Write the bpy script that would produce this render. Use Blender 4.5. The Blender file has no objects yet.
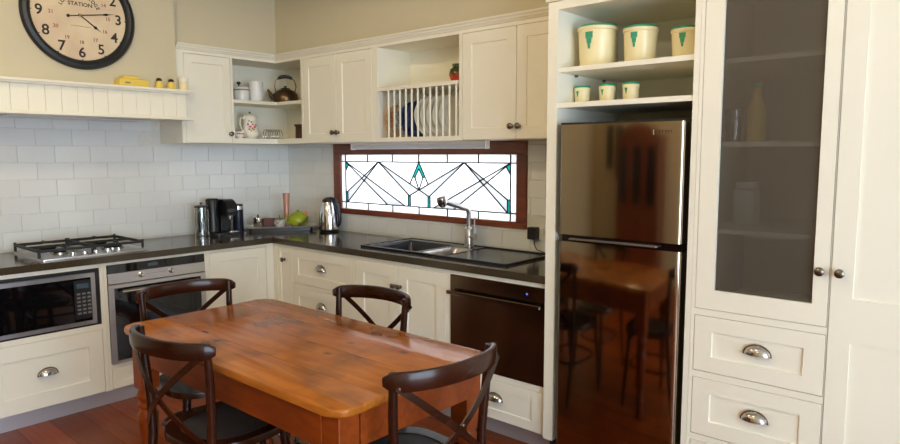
import bpy, bmesh, math, random
from mathutils import Vector, Matrix
R = math.radians
PI = math.pi
random.seed(7)
S = bpy.context.scene
C = S.collection

# ------------------------------------------------------------------ camera
CAM_POS = Vector((4.52, -3.18, 1.46)); YAW, PITCH, ROLL = R(-41.1), R(5.95), R(-0.13)
fw = Vector((math.sin(YAW)*math.cos(PITCH), math.cos(YAW)*math.cos(PITCH), -math.sin(PITCH)))
rt = Vector((math.cos(YAW), -math.sin(YAW), 0)); up = rt.cross(fw)
rt2 = rt*math.cos(ROLL)+up*math.sin(ROLL); up2 = up*math.cos(ROLL)-rt*math.sin(ROLL)
cd = bpy.data.cameras.new('camera'); cam = bpy.data.objects.new('camera', cd); C.objects.link(cam)
cd.sensor_width = 36.0; cd.lens = 653/900*36; cd.clip_start = 0.02
mm = Matrix((rt2, up2, -fw)).transposed().to_4x4(); mm.translation = CAM_POS
cam.matrix_world = mm
S.camera = cam

# ------------------------------------------------------------------ world, lights, exposure
W = bpy.data.worlds.new('overcast_sky'); S.world = W; W.use_nodes = True
bg = W.node_tree.nodes['Background']; bg.inputs[0].default_value = (0.68, 0.83, 1.0, 1); bg.inputs[1].default_value = 12.5
S.view_settings.view_transform = 'Standard'; S.view_settings.look = 'None'
S.view_settings.gamma = 1.0; S.view_settings.use_curve_mapping = False
S.view_settings.exposure = 0.06
S.cycles.use_denoising = True
S.cycles.max_bounces = 10; S.cycles.diffuse_bounces = 6; S.cycles.glossy_bounces = 5
S.cycles.transparent_max_bounces = 10
S.cycles.sample_clamp_indirect = 6.0
S.cycles.caustics_reflective = False; S.cycles.caustics_refractive = False

def area_light(name, loc, direction, sx, sy, power, col=(1, 1, 1), portal=False):
    l = bpy.data.lights.new(name, 'AREA'); l.shape = 'RECTANGLE'; l.size = sx; l.size_y = sy
    l.energy = power; l.color = col
    o = bpy.data.objects.new(name, l); C.objects.link(o); o.location = loc
    o.rotation_euler = Vector(direction).to_track_quat('-Z', 'Y').to_euler()
    if portal: l.cycles.is_portal = True
    return o
RX, RY, RZ = 7.2, -5.2, 2.75          # room extents: x 0..RX, y RY..0, z 0..RZ
EDOOR = (-4.7, -1.7, 0.05, 2.3)      # unseen glazed doors, added to the east wall for daylight (y0, y1, z0, z1)
area_light('added_door_daylight', (RX+0.12, (EDOOR[0]+EDOOR[1])/2, (EDOOR[2]+EDOOR[3])/2), (-1, 0, 0), EDOOR[3]-EDOOR[2], EDOOR[1]-EDOOR[0], 100, portal=True)

# ------------------------------------------------------------------ helpers
def s2l(c):
    return tuple(((v/255)/12.92 if v/255 <= 0.04045 else ((v/255+0.055)/1.055)**2.4) for v in c)
OFF = {}
class MB:
    """collects shapes for one mesh object, in world coordinates unless built with local=True"""
    def __init__(s): s.bm = bmesh.new()
    def face(s, vs):
        try: return s.bm.faces.new(vs)
        except ValueError: return None
    def hexa(s, pts):
        v = [s.bm.verts.new(p) for p in pts]
        for f in ((0,3,2,1),(4,5,6,7),(0,1,5,4),(1,2,6,5),(2,3,7,6),(3,0,4,7)): s.face([v[i] for i in f])
        return v
    def box(s, x0, x1, y0, y1, z0, z1, bev=0.0, seg=1, m=None):
        if m:
            a, b = m(x0, y0, z0), m(x1, y1, z1)
            (x0, y0, z0), (x1, y1, z1) = a, b
        x0, x1 = sorted((x0, x1)); y0, y1 = sorted((y0, y1)); z0, z1 = sorted((z0, z1))
        v = s.hexa([(x0,y0,z0),(x1,y0,z0),(x1,y1,z0),(x0,y1,z0),(x0,y0,z1),(x1,y0,z1),(x1,y1,z1),(x0,y1,z1)])
        if bev:
            es = set()
            for q in v: es.update(q.link_edges)
            bmesh.ops.bevel(s.bm, geom=list(es), offset=bev, segments=seg, affect='EDGES', profile=0.5)
        return s
    def prism(s, poly, z0, z1, f=None, bev=0.0, seg=2):
        """poly: list of (a,b); f maps (a,b,h) to a point"""
        f = f or (lambda a, b, h: (a, b, h))
        lo = [s.bm.verts.new(f(a, b, z0)) for a, b in poly]; hi = [s.bm.verts.new(f(a, b, z1)) for a, b in poly]
        n = len(poly); s.face(lo[::-1]); top = s.face(hi)
        for i in range(n): s.face([lo[i], lo[(i+1) % n], hi[(i+1) % n], hi[i]])
        if bev and top:
            bmesh.ops.bevel(s.bm, geom=list(top.edges), offset=bev, segments=seg, affect='EDGES', profile=0.5)
        return s
    def lathe(s, prof, f=None, seg=24, cap=True):
        """prof: list of (r,h); f maps local (x,y,h) to a point"""
        f = f or (lambda x, y, h: (x, y, h)); rings = []
        for r, h in prof:
            if r < 1e-6: rings.append([s.bm.verts.new(f(0, 0, h))])
            else: rings.append([s.bm.verts.new(f(r*math.cos(2*PI*i/seg), r*math.sin(2*PI*i/seg), h)) for i in range(seg)])
        for a, b in zip(rings, rings[1:]):
            for i in range(seg):
                j = (i+1) % seg
                if len(a) == 1 and len(b) == 1: continue
                if len(a) == 1: s.face([a[0], b[j], b[i]])
                elif len(b) == 1: s.face([a[i], a[j], b[0]])
                else: s.face([a[i], a[j], b[j], b[i]])
        if cap:
            if len(rings[0]) > 1: s.face(rings[0][::-1])
            if len(rings[-1]) > 1: s.face(rings[-1])
        return s
    def tube(s, pts, rad, seg=10, cap=True, flat=None, closed=False):
        """swept tube; rad scalar or list; flat=(w,h,upvector) makes a rectangular strap"""
        P = [Vector(p) for p in pts]; n = len(P); rings = []
        ref = None
        for i in range(n):
            if closed: t = P[(i+1) % n]-P[i-1]
            else: t = P[min(i+1, n-1)]-P[max(i-1, 0)]
            t.normalize()
            if flat:
                u0 = Vector(flat[2](i)) if callable(flat[2]) else Vector(flat[2])
                b = t.cross(u0); b.normalize(); nn = b.cross(t)
                w, h = flat[0]/2, flat[1]/2
                if len(flat) > 3:
                    e_ = min(i, n-1-i); k_ = (0.45, 0.82, 0.96)[e_] if e_ < 3 else 1.0; h *= k_; w *= (0.6, 0.95, 1.1)[e_] if e_ < 3 else 1.0
                if len(flat) > 3:   # rounded profile
                    k = 12; ring = [P[i]+b*(w*math.copysign(abs(math.cos(2*PI*q/k))**0.6, math.cos(2*PI*q/k)))+nn*(h*math.copysign(abs(math.sin(2*PI*q/k))**0.6, math.sin(2*PI*q/k))) for q in range(k)]
                else: ring = [P[i]+b*x*w+nn*y*h for x, y in ((-1,-1),(1,-1),(1,1),(-1,1))]
            else:
                if ref is None:
                    ref = Vector((0,0,1)) if abs(t.z) < 0.9 else Vector((1,0,0))
                    ref = (ref-t*ref.dot(t)).normalized()
                else: ref = (ref-t*ref.dot(t)).normalized()
                b = t.cross(ref); r = rad[i] if isinstance(rad, (list, tuple)) else rad
                ring = [P[i]+ref*(r*math.cos(2*PI*q/seg))+b*(r*math.sin(2*PI*q/seg)) for q in range(seg)]
            rings.append([s.bm.verts.new(p) for p in ring])
        k = len(rings[0])
        pairs = list(zip(rings, rings[1:]))+([(rings[-1], rings[0])] if closed else [])
        for a, b in pairs:
            for q in range(k): s.face([a[q], a[(q+1) % k], b[(q+1) % k], b[q]])
        if cap and not closed: s.face(rings[0][::-1]); s.face(rings[-1])
        return s
    def sphere(s, c, r, sc=(1,1,1), seg=14):
        pr = [(r*math.sin(PI*i/8), -r*math.cos(PI*i/8)) for i in range(9)]
        pr[0] = (0, -r); pr[-1] = (0, r)
        return s.lathe(pr, lambda x, y, h: (c[0]+x*sc[0], c[1]+y*sc[1], c[2]+h*sc[2]), seg)
    def build(s, name, mat, parent=None, local=False, smooth=False):
        bmesh.ops.recalc_face_normals(s.bm, faces=s.bm.faces[:])
        off = OFF.get(parent.name, Vector()) if (parent and not local) else Vector()
        if off.length: bmesh.ops.translate(s.bm, verts=s.bm.verts[:], vec=-off)
        me = bpy.data.meshes.new(name); s.bm.to_mesh(me); s.bm.free()
        o = bpy.data.objects.new(name, me); C.objects.link(o)
        me.materials.append(mat)
        if smooth:
            for p in me.polygons: p.use_smooth = True
            try: me.set_sharp_from_angle(angle=R(38))
            except Exception: pass
        if parent: o.parent = parent; OFF[o.name] = OFF.get(parent.name, Vector())
        return o
def tag(o, label=None, cat=None, group=None, kind=None):
    if label: o['label'] = label
    if cat: o['category'] = cat
    if group: o['group'] = group
    if kind: o['kind'] = kind
    return o
def thing(name, loc, label, cat, group=None, rot=None):
    o = bpy.data.objects.new(name, None); C.objects.link(o); o.location = loc; o.empty_display_size = 0.05
    if rot is not None: o.rotation_euler = rot
    OFF[o.name] = Vector(loc)
    return tag(o, label, cat, group)
def solid(name, mb, mat, label, cat, loc=None, group=None, smooth=False):
    """a thing made of a single mesh, its origin at loc"""
    loc = Vector(loc or (0, 0, 0))
    bmesh.ops.translate(mb.bm, verts=mb.bm.verts[:], vec=-loc)
    o = mb.build(name, mat, smooth=smooth); o.location = loc; OFF[o.name] = loc
    return tag(o, label, cat, group)
def copy_tree(o, parent=None):
    c = o.copy(); C.objects.link(c)
    if parent: c.parent = parent
    for ch in list(o.children): copy_tree(ch, c)
    return c
def at(x, y, z):
    return lambda a, b, h: (x+a, y+b, z+h)
def arc(c, r, a0, a1, n):
    return [(c[0]+r*math.cos(a0+(a1-a0)*i/n), c[1]+r*math.sin(a0+(a1-a0)*i/n)) for i in range(n+1)]
def rrect(x0, x1, y0, y1, r, n=6):
    rs = r if isinstance(r, (list, tuple)) else [r]*4
    out = []
    for (cx, cy, a), q in zip(((x0, y0, PI), (x1, y0, 1.5*PI), (x1, y1, 0), (x0, y1, PI/2)), rs):
        if q <= 0: out.append((cx, cy)); continue
        sx = 1 if cx == x0 else -1; sy = 1 if cy == y0 else -1
        out += arc((cx+sx*q, cy+sy*q), q, a, a+PI/2, n)
    return out

# ------------------------------------------------------------------ materials
def nt(name):
    m = bpy.data.materials.new(name); m.use_nodes = True
    t = m.node_tree; return m, t, t.nodes['Principled BSDF']
def mat(name, col, rough=0.5, metal=0.0, var=0.0, scale=8.0, bump=0.0, bscale=60.0, stretch=(1,1,1), coat=0.0, spec=0.5, rnd=0.0, col2=None):
    m, t, b = nt(name); c = s2l(col)
    b.inputs['Roughness'].default_value = rough; b.inputs['Metallic'].default_value = metal
    b.inputs['Base Color'].default_value = (*c, 1); b.inputs['Coat Weight'].default_value = coat
    b.inputs['Specular IOR Level'].default_value = spec
    tc = t.nodes.new('ShaderNodeTexCoord'); mp = t.nodes.new('ShaderNodeMapping'); mp.inputs['Scale'].default_value = stretch
    t.links.new(tc.outputs['Object'], mp.inputs[0])
    last = None
    if var or col2:
        n = t.nodes.new('ShaderNodeTexNoise'); n.inputs['Scale'].default_value = scale; n.inputs['Detail'].default_value = 5
        t.links.new(mp.outputs[0], n.inputs['Vector'])
        r = t.nodes.new('ShaderNodeValToRGB')
        r.color_ramp.elements[0].position = 0.3; r.color_ramp.elements[1].position = 0.7
        d = s2l(col2) if col2 else tuple(max(0, v*(1-var)) for v in c)
        r.color_ramp.elements[0].color = (*d, 1); r.color_ramp.elements[1].color = (*c, 1)
        t.links.new(n.outputs['Fac'], r.inputs[0]); last = r.outputs[0]
    if rnd:
        oi = t.nodes.new('ShaderNodeObjectInfo'); mr = t.nodes.new('ShaderNodeMapRange')
        mr.inputs['To Min'].default_value = 1-rnd; mr.inputs['To Max'].default_value = 1+rnd*0.6
        t.links.new(oi.outputs['Random'], mr.inputs['Value'])
        hs = t.nodes.new('ShaderNodeHueSaturation'); t.links.new(mr.outputs[0], hs.inputs['Value'])
        if last: t.links.new(last, hs.inputs['Color'])
        else: hs.inputs['Color'].default_value = (*c, 1)
        last = hs.outputs[0]
    if last: t.links.new(last, b.inputs['Base Color'])
    if bump:
        n2 = t.nodes.new('ShaderNodeTexNoise'); n2.inputs['Scale'].default_value = bscale; n2.inputs['Detail'].default_value = 3
        t.links.new(mp.outputs[0], n2.inputs['Vector'])
        bp = t.nodes.new('ShaderNodeBump'); bp.inputs['Strength'].default_value = bump; bp.inputs['Distance'].default_value = 0.002
        t.links.new(n2.outputs['Fac'], bp.inputs['Height']); t.links.new(bp.outputs[0], b.inputs['Normal'])
    return m
def wood(name, c1, c2, c3, rough, grain=(1.2, 14, 14), blot=2.0, coat=0.0, rnd=0.12, knots=0.0, spec=0.5):
    m, t, b = nt(name); b.inputs['Specular IOR Level'].default_value = spec; N = t.nodes.new; L = t.links.new
    tc = N('ShaderNodeTexCoord'); oi = N('ShaderNodeObjectInfo')
    ad = N('ShaderNodeVectorMath'); ad.operation = 'ADD'
    sc = N('ShaderNodeVectorMath'); sc.operation = 'SCALE'; sc.inputs[0].default_value = (7.3, 3.1, 5.7); L(oi.outputs['Random'], sc.inputs['Scale'])
    L(tc.outputs['Object'], ad.inputs[0]); L(sc.outputs[0], ad.inputs[1])
    mp = N('ShaderNodeMapping'); mp.inputs['Scale'].default_value = grain; L(ad.outputs[0], mp.inputs[0])
    n = N('ShaderNodeTexNoise'); n.inputs['Scale'].default_value = 3; n.inputs['Detail'].default_value = 8; n.inputs['Distortion'].default_value = 0.6; L(mp.outputs[0], n.inputs['Vector'])
    r = N('ShaderNodeValToRGB'); r.color_ramp.elements[0].position = 0.32; r.color_ramp.elements[1].position = 0.68
    r.color_ramp.elements[0].color = (*s2l(c1), 1); r.color_ramp.elements[1].color = (*s2l(c2), 1); L(n.outputs['Fac'], r.inputs[0])
    n2 = N('ShaderNodeTexNoise'); n2.inputs['Scale'].default_value = blot; n2.inputs['Detail'].default_value = 4; L(ad.outputs[0], n2.inputs['Vector'])
    r2 = N('ShaderNodeValToRGB'); r2.color_ramp.elements[0].position = 0.45; r2.color_ramp.elements[1].position = 0.75; L(n2.outputs['Fac'], r2.inputs[0])
    mx = N('ShaderNodeMix'); mx.data_type = 'RGBA'; L(r2.outputs[0], mx.inputs[0]); L(r.outputs[0], mx.inputs[6]); mx.inputs[7].default_value = (*s2l(c3), 1)
    last = mx.outputs[2]
    if knots:
        v = N('ShaderNodeTexVoronoi'); v.inputs['Scale'].default_value = 4.5
        mpk = N('ShaderNodeMapping'); mpk.inputs['Scale'].default_value = (0.8, 1.3, 1); L(ad.outputs[0], mpk.inputs[0]); L(mpk.outputs[0], v.inputs['Vector'])
        rk = N('ShaderNodeValToRGB'); rk.color_ramp.elements[0].position = 0.03; rk.color_ramp.elements[1].position = 0.11
        rk.color_ramp.elements[0].color = (1,1,1,1); rk.color_ramp.elements[1].color = (0,0,0,1); L(v.outputs['Distance'], rk.inputs[0])
        ml = N('ShaderNodeMath'); ml.operation = 'MULTIPLY'; ml.inputs[1].default_value = knots; L(rk.outputs[0], ml.inputs[0])
        mk = N('ShaderNodeMix'); mk.data_type = 'RGBA'; L(ml.outputs[0], mk.inputs[0]); L(last, mk.inputs[6]); mk.inputs[7].default_value = (*s2l((52, 26, 12)), 1)
        last = mk.outputs[2]
    mr = N('ShaderNodeMapRange'); mr.inputs['To Min'].default_value = 1-rnd; mr.inputs['To Max'].default_value = 1+rnd; L(oi.outputs['Random'], mr.inputs['Value'])
    hs = N('ShaderNodeHueSaturation'); L(mr.outputs[0], hs.inputs['Value']); L(last, hs.inputs['Color'])
    L(hs.outputs[0], b.inputs['Base Color']); b.inputs['Roughness'].default_value = rough; b.inputs['Coat Weight'].default_value = coat; b.inputs['Coat Roughness'].default_value = 0.12
    bp = N('ShaderNodeBump'); bp.inputs['Strength'].default_value = 0.12; bp.inputs['Distance'].default_value = 0.001; L(n.outputs['Fac'], bp.inputs['Height']); L(bp.outputs[0], b.inputs['Normal'])
    return m
def translucent(name, col, mixd=0.1):
    m = bpy.data.materials.new(name); m.use_nodes = True; t = m.node_tree; t.nodes.remove(t.nodes['Principled BSDF'])
    out = t.nodes['Material Output']; a = t.nodes.new('ShaderNodeBsdfTranslucent'); a.inputs[0].default_value = (*s2l(col), 1)
    g = t.nodes.new('ShaderNodeBsdfGlossy'); g.inputs['Roughness'].default_value = 0.25
    x = t.nodes.new('ShaderNodeMixShader'); x.inputs[0].default_value = mixd
    t.links.new(a.outputs[0], x.inputs[1]); t.links.new(g.outputs[0], x.inputs[2]); t.links.new(x.outputs[0], out.inputs[0])
    return m
def clear_glass(name, tint=(245, 250, 250), refl=0.08, dens=0.0, dcol=(60,60,60)):
    m = bpy.data.materials.new(name); m.use_nodes = True; t = m.node_tree; t.nodes.remove(t.nodes['Principled BSDF'])
    out = t.nodes['Material Output']; a = t.nodes.new('ShaderNodeBsdfTransparent'); a.inputs[0].default_value = (*s2l(tint), 1)
    g = t.nodes.new('ShaderNodeBsdfGlossy'); g.inputs['Roughness'].default_value = 0.03
    x = t.nodes.new('ShaderNodeMixShader'); x.inputs[0].default_value = refl
    t.links.new(a.outputs[0], x.inputs[1]); t.links.new(g.outputs[0], x.inputs[2]); t.links.new(x.outputs[0], out.inputs[0])
    return m
def emit(name, col, st):
    m = bpy.data.materials.new(name); m.use_nodes = True; t = m.node_tree; b = t.nodes['Principled BSDF']
    b.inputs['Emission Color'].default_value = (*s2l(col), 1); b.inputs['Emission Strength'].default_value = st; b.inputs['Base Color'].default_value = (*s2l(col), 1)
    return m
M = {}
M['paint'] = mat('cream_cabinet_paint', (239, 235, 218), 0.42, var=0.03, scale=3, bump=0.03, bscale=90)
M['wall'] = mat('beige_wall_paint', (206, 196, 166), 0.75, var=0.05, scale=2, bump=0.08, bscale=140)
M['ceil'] = mat('white_ceiling_paint', (235, 232, 222), 0.8, var=0.02)
M['tile'] = mat('white_glazed_tile', (228, 229, 226), 0.12, var=0.03, scale=5, bump=0.05, bscale=9, rnd=0.03)
M['grout'] = mat('pale_grout', (222, 219, 210), 0.8, var=0.08, scale=40)
M['stone'] = mat('dark_brown_stone', (70, 61, 46), 0.13, var=0.25, scale=120, bump=0.01)
M['steel'] = mat('brushed_steel', (200, 198, 196), 0.28, 1.0, var=0.08, scale=6, stretch=(1, 1, 40))
M['chrome'] = mat('polished_chrome', (215, 215, 218), 0.12, 1.0)
M['pewter'] = mat('pewter_knob_metal', (120, 112, 102), 0.28, 1.0, var=0.1)
M['nickel'] = mat('satin_nickel', (185, 182, 176), 0.2, 1.0)
M['fridge'] = mat('dark_stainless', (158, 143, 124), 0.075, 1.0, var=0.03, scale=3, stretch=(1, 1, 30))
M['dwsteel'] = mat('smoky_stainless', (124, 106, 90), 0.2, 1.0, var=0.05, scale=3, stretch=(30, 1, 1))
M['kick'] = mat('brushed_aluminium_kick', (206, 204, 208), 0.42, 0.7, var=0.06, scale=4, stretch=(1, 1, 30))
M['black'] = mat('black_plastic', (22, 22, 24), 0.35, var=0.1)
M['blackglass'] = mat('black_glass', (10, 10, 12), 0.05, var=0.05, coat=0.3)
M['blackdull'] = mat('black_cast_iron', (24, 23, 22), 0.55, var=0.2, scale=30)
M['darkgap'] = mat('dark_cavity_board', (40, 36, 30), 0.8, var=0.1)
M['sink'] = mat('slate_black_sink', (36, 40, 50), 0.2, var=0.15, scale=200)
M['frame'] = wood('mahogany_window_timber', (112, 50, 24), (138, 64, 30), (98, 42, 20), 0.3, grain=(2, 20, 20), coat=0.2)
M['floor'] = wood('red_jarrah_boards', (122, 54, 15), (146, 68, 22), (98, 40, 11), 0.28, spec=0.2, grain=(1.0, 16, 16), blot=1.2, coat=0.0, rnd=0.16)
M['table'] = wood('honey_pine', (158, 88, 27), (186, 114, 43), (88, 46, 13), 0.2, spec=0.25, grain=(1.0, 10, 10), blot=4.5, coat=0.05, rnd=0.06, knots=0.7)
M['apron'] = wood('shade_darkened_pine', (120, 52, 14), (144, 66, 19), (94, 38, 10), 0.35, spec=0.3, grain=(2, 12, 12), blot=3.0, coat=0.05, rnd=0.05)  # leg and apron pine, darkened so shade under the top is in the colour
M['chair'] = wood('dark_walnut_stain', (44, 19, 9), (58, 26, 12), (30, 13, 7), 0.24, spec=0.28, grain=(3, 14, 14), coat=0.08, rnd=0.05)
M['rattan'] = mat('dark_woven_rattan', (58, 56, 60), 0.45, var=0.5, scale=160, bump=0.6, bscale=160)
M['dresser'] = wood('cedar_dresser', (110, 52, 26), (136, 66, 34), (92, 42, 22), 0.3, coat=0.2)
M['lead'] = mat('dark_lead_came', (30, 30, 32), 0.5, 0.4)
M['pane'] = translucent('frosted_white_glass', (208, 202, 196))
M['panepale'] = translucent('pale_blue_glass', (172, 168, 165))
M['paneteal'] = translucent('teal_glass', (40, 156, 150))
M['glass'] = clear_glass('clear_window_glass')
M['darkpane'] = mat('dark_cabinet_glass', (26, 26, 28), 0.06)
M['white'] = mat('white_glaze', (240, 238, 230), 0.18, var=0.02)
M['enamel'] = mat('white_enamel', (232, 232, 228), 0.22, var=0.02)
M['cream'] = mat('cream_bakelite', (240, 226, 178), 0.32, var=0.04)
M['green'] = mat('jade_green_plastic', (36, 150, 112), 0.35, var=0.05)
M['yellow'] = mat('butter_yellow_plastic', (236, 206, 92), 0.35, var=0.04)
M['rim'] = mat('weathered_black_metal', (38, 40, 44), 0.45, 0.3, var=0.3, scale=20)
M['face'] = mat('aged_parchment_dial', (222, 206, 172), 0.7, var=0.0, scale=6, col2=(206, 180, 152))
M['ink'] = mat('dial_ink', (46, 40, 34), 0.7)
M['redink'] = mat('faded_red_ink', (160, 98, 88), 0.7)
M['hand'] = mat('black_clock_hand', (24, 18, 14), 0.4)
M['brass'] = mat('brass', (170, 130, 70), 0.3, 1.0)
M['copper'] = mat('aged_copper', (200, 120, 84), 0.25, 1.0, var=0.3, scale=12)
M['rosecopper'] = mat('rose_copper_glaze', (206, 150, 128), 0.35, 0.3, var=0.1)
M['bronze'] = mat('tarnished_bronze', (112, 88, 66), 0.3, 0.9, var=0.4, scale=14)
M['bluegl'] = mat('cobalt_blue_glaze', (38, 50, 98), 0.2, col2=(70, 84, 130), scale=60)
M['peach'] = mat('peach_pattern_glaze', (214, 150, 104), 0.25, col2=(236, 214, 178), scale=50)
M['floral'] = mat('black_and_white_pattern_glaze', (236, 232, 222), 0.25, col2=(110, 104, 100), scale=45)
M['chintz'] = mat('floral_china', (242, 236, 222), 0.2, var=0.02)
M['pink'] = mat('pink_flower_glaze', (206, 72, 110), 0.3); M['orange'] = mat('orange_flower_glaze', (226, 130, 50), 0.3)
M['purple'] = mat('violet_flower_glaze', (130, 90, 150), 0.3); M['leaf'] = mat('leaf_green_glaze', (84, 120, 60), 0.3)
M['brownjar'] = mat('dark_brown_crock', (74, 42, 26), 0.4, var=0.1)
M['vase'] = None
M['teapot'] = mat('lime_green_glaze', (168, 182, 44), 0.22, col2=(140, 156, 36), scale=14)
M['teapotdark'] = mat('olive_glaze', (92, 88, 24), 0.3)
M['darkred'] = mat('dark_red_tin', (96, 40, 30), 0.45)
M['amber'] = mat('amber_card_box', (214, 140, 40), 0.5)
M['tray'] = mat('silver_tray', (214, 213, 208), 0.4, 0.25)
M['traydark'] = mat('dark_tray_edge', (44, 40, 38), 0.4)
M['glassware'] = clear_glass('clear_tumbler_glass', (225, 228, 226), 0.22)
M['navy'] = mat('navy_black_plastic', (20, 24, 44), 0.3)
M['display'] = mat('oven_display', (70, 90, 100), 0.2)
M['bluelight'] = emit('blue_indicator_light', (60, 90, 255), 3.0)
M['tubewhite'] = mat('opal_lamp_diffuser', (222, 224, 226), 0.35)
M['silverprint'] = mat('silver_print', (200, 200, 196), 0.3, 0.8)
M['greyprint'] = mat('grey_button_print', (120, 118, 116), 0.5)
M['plug'] = M['black']
M['paper'] = mat('picture_print', (84, 78, 64), 0.5, col2=(44, 42, 38), scale=10)
# vase: green shoulder over a red-orange foot
def vase_mat():
    m, t, b = nt('green_and_red_vase_glaze'); N = t.nodes.new; L = t.links.new
    tc = N('ShaderNodeTexCoord'); sp = N('ShaderNodeSeparateXYZ'); L(tc.outputs['Object'], sp.inputs[0])
    n = N('ShaderNodeTexNoise'); n.inputs['Scale'].default_value = 30; L(tc.outputs['Object'], n.inputs['Vector'])
    a = N('ShaderNodeMath'); a.operation = 'MULTIPLY_ADD'; a.inputs[1].default_value = 0.03; L(n.outputs['Fac'], a.inputs[0]); L(sp.outputs[2], a.inputs[2])
    r = N('ShaderNodeValToRGB'); r.color_ramp.elements[0].position = 0.045; r.color_ramp.elements[1].position = 0.075
    r.color_ramp.elements[0].color = (*s2l((196, 62, 28)), 1); r.color_ramp.elements[1].color = (*s2l((62, 74, 30)), 1)
    L(a.outputs[0], r.inputs[0]); L(r.outputs[0], b.inputs['Base Color']); b.inputs['Roughness'].default_value = 0.2
    return m
M['vase'] = vase_mat()
def screen_mat():
    """fine woven wire: crossed wires with open holes"""
    m, t, b = nt('fine_wire_mesh'); N = t.nodes.new; L = t.links.new
    b.inputs['Base Color'].default_value = (*s2l((92, 85, 76)), 1); b.inputs['Roughness'].default_value = 0.5; b.inputs['Metallic'].default_value = 0.3
    tc = N('ShaderNodeTexCoord'); sp = N('ShaderNodeSeparateXYZ'); L(tc.outputs['Object'], sp.inputs[0])
    outs = []
    for k in (0, 2):
        ml = N('ShaderNodeMath'); ml.operation = 'MULTIPLY'; ml.inputs[1].default_value = 420.0; L(sp.outputs[k], ml.inputs[0])
        fr = N('ShaderNodeMath'); fr.operation = 'FRACT'; L(ml.outputs[0], fr.inputs[0])
        lt = N('ShaderNodeMath'); lt.operation = 'LESS_THAN'; lt.inputs[1].default_value = 0.38; L(fr.outputs[0], lt.inputs[0]); outs.append(lt)
    mx = N('ShaderNodeMath'); mx.operation = 'MAXIMUM'; L(outs[0].outputs[0], mx.inputs[0]); L(outs[1].outputs[0], mx.inputs[1])
    tr = N('ShaderNodeBsdfTransparent'); ms = N('ShaderNodeMixShader'); L(mx.outputs[0], ms.inputs[0]); L(tr.outputs[0], ms.inputs[1]); L(b.outputs[0], ms.inputs[2])
    L(ms.outputs[0], t.nodes['Material Output'].inputs[0])
    return m
M['mesh'] = screen_mat()

# ------------------------------------------------------------------ the room
LF, BF = 0.61, -0.58            # base cabinet faces: left run x, back run y
UF = 0.33                       # upper cabinet depth
TF = -0.605                     # tall cabinet face y
WT = 0.885                      # worktop height
ZB, ZU = 1.537, 2.146            # upper cabinets
mL = lambda face: (lambda u, d, z: (face+d, u, z))      # left run: u = y, outward +x
mB = lambda face: (lambda u, d, z: (u, face-d, z))      # back run: u = x, outward -y

def struct(name, mb, m, label=None):
    o = mb.build(name, m); o['kind'] = 'structure'
    if label: o['label'] = label
    return o
fl = struct('floor', MB().box(-0.12, RX+0.12, RY-0.12, 0.12, -0.08, -0.018), M['darkgap'], 'red-brown polished timber board floor')
# floor boards run along x
pw = 0.1555; y = 0.0; k = 0; boards = {}
rng = random.Random(3)
while y > RY:
    y1 = max(y-pw, RY); x = 0.0; first = True
    while x < RX-0.01:
        ln = rng.choice((1.9, 2.4, 2.9, 3.4)) if not first else rng.uniform(0.9, 3.0)
        first = False
        x1 = min(x+ln, RX)
        if RX-x1 < 0.4: x1 = RX
        MB().box(x+0.0008, x1-0.0008, y1+0.0012, y-0.0012, -0.018, 0.0, bev=0.0012).build('floor_board', M['floor'], fl)
        x = x1
    y = y1
struct('ceiling', MB().box(-0.12, RX+0.12, RY-0.12, 0.12, RZ, RZ+0.1), M['ceil'], 'white painted ceiling')
WX0, WX1, WZ0, WZ1 = 0.635, 2.325, 1.04, 1.512        # window hole in the back wall
wl = struct('wall_left', MB().box(-0.12, 0, RY-0.12, 0.12, 0, RZ), M['wall'], 'beige wall behind the cooktop, white tiled below')
wb_mb = MB()
wb_mb.box(0, WX0, 0, 0.12, 0, RZ).box(WX1, RX+0.12, 0, 0.12, 0, RZ).box(WX0, WX1, 0, 0.12, 0, WZ0).box(WX0, WX1, 0, 0.12, WZ1, RZ)
wb = struct('wall_back', wb_mb, M['wall'], 'beige wall with the leaded window, white tiled below')
ws_mb = MB().box(0, RX, RY-0.12, RY, 0, RZ)
struct('wall_front', ws_mb, M['wall'], 'beige wall behind the viewer')
we_mb = MB()
we_mb.box(RX, RX+0.12, RY-0.12, EDOOR[0], 0, RZ).box(RX, RX+0.12, EDOOR[1], 0, 0, RZ).box(RX, RX+0.12, EDOOR[0], EDOOR[1], EDOOR[3], RZ).box(RX, RX+0.12, EDOOR[0], EDOOR[1], 0, EDOOR[2])
struct('wall_right', we_mb, M['wall'], 'beige wall with added glazed doors')
# bulkheads over the upper cabinets belong to the walls
BD = 0.297
MB().box(0.001, BD, -1.10, -0.001, 2.182, RZ-0.001).build('bulkhead', M['wall'], wl)
MB().box(BD, RX-0.002, -BD, -0.001, 2.182, RZ-0.001).build('bulkhead', M['wall'], wb)
MB().box(2.867, RX-0.002, TF+0.012, -BD, 2.21, RZ-0.001).build('bulkhead', M['wall'], wb)
# glazed doors added beyond the frame to let daylight in
d1 = MB()
ew = (EDOOR[1]-EDOOR[0])/3
for i in range(3):
    a, b_ = EDOOR[0]+i*ew, EDOOR[0]+(i+1)*ew
    d1.box(RX+0.02, RX+0.07, a, a+0.05, EDOOR[2], EDOOR[3]).box(RX+0.02, RX+0.07, b_-0.05, b_, EDOOR[2], EDOOR[3])
    d1.box(RX+0.02, RX+0.07, a+0.05, b_-0.05, EDOOR[2], EDOOR[2]+0.1).box(RX+0.02, RX+0.07, a+0.05, b_-0.05, EDOOR[3]-0.07, EDOOR[3])
struct('door_1', d1, M['paint'], 'cream glazed doors added out of view for daylight')

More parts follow.
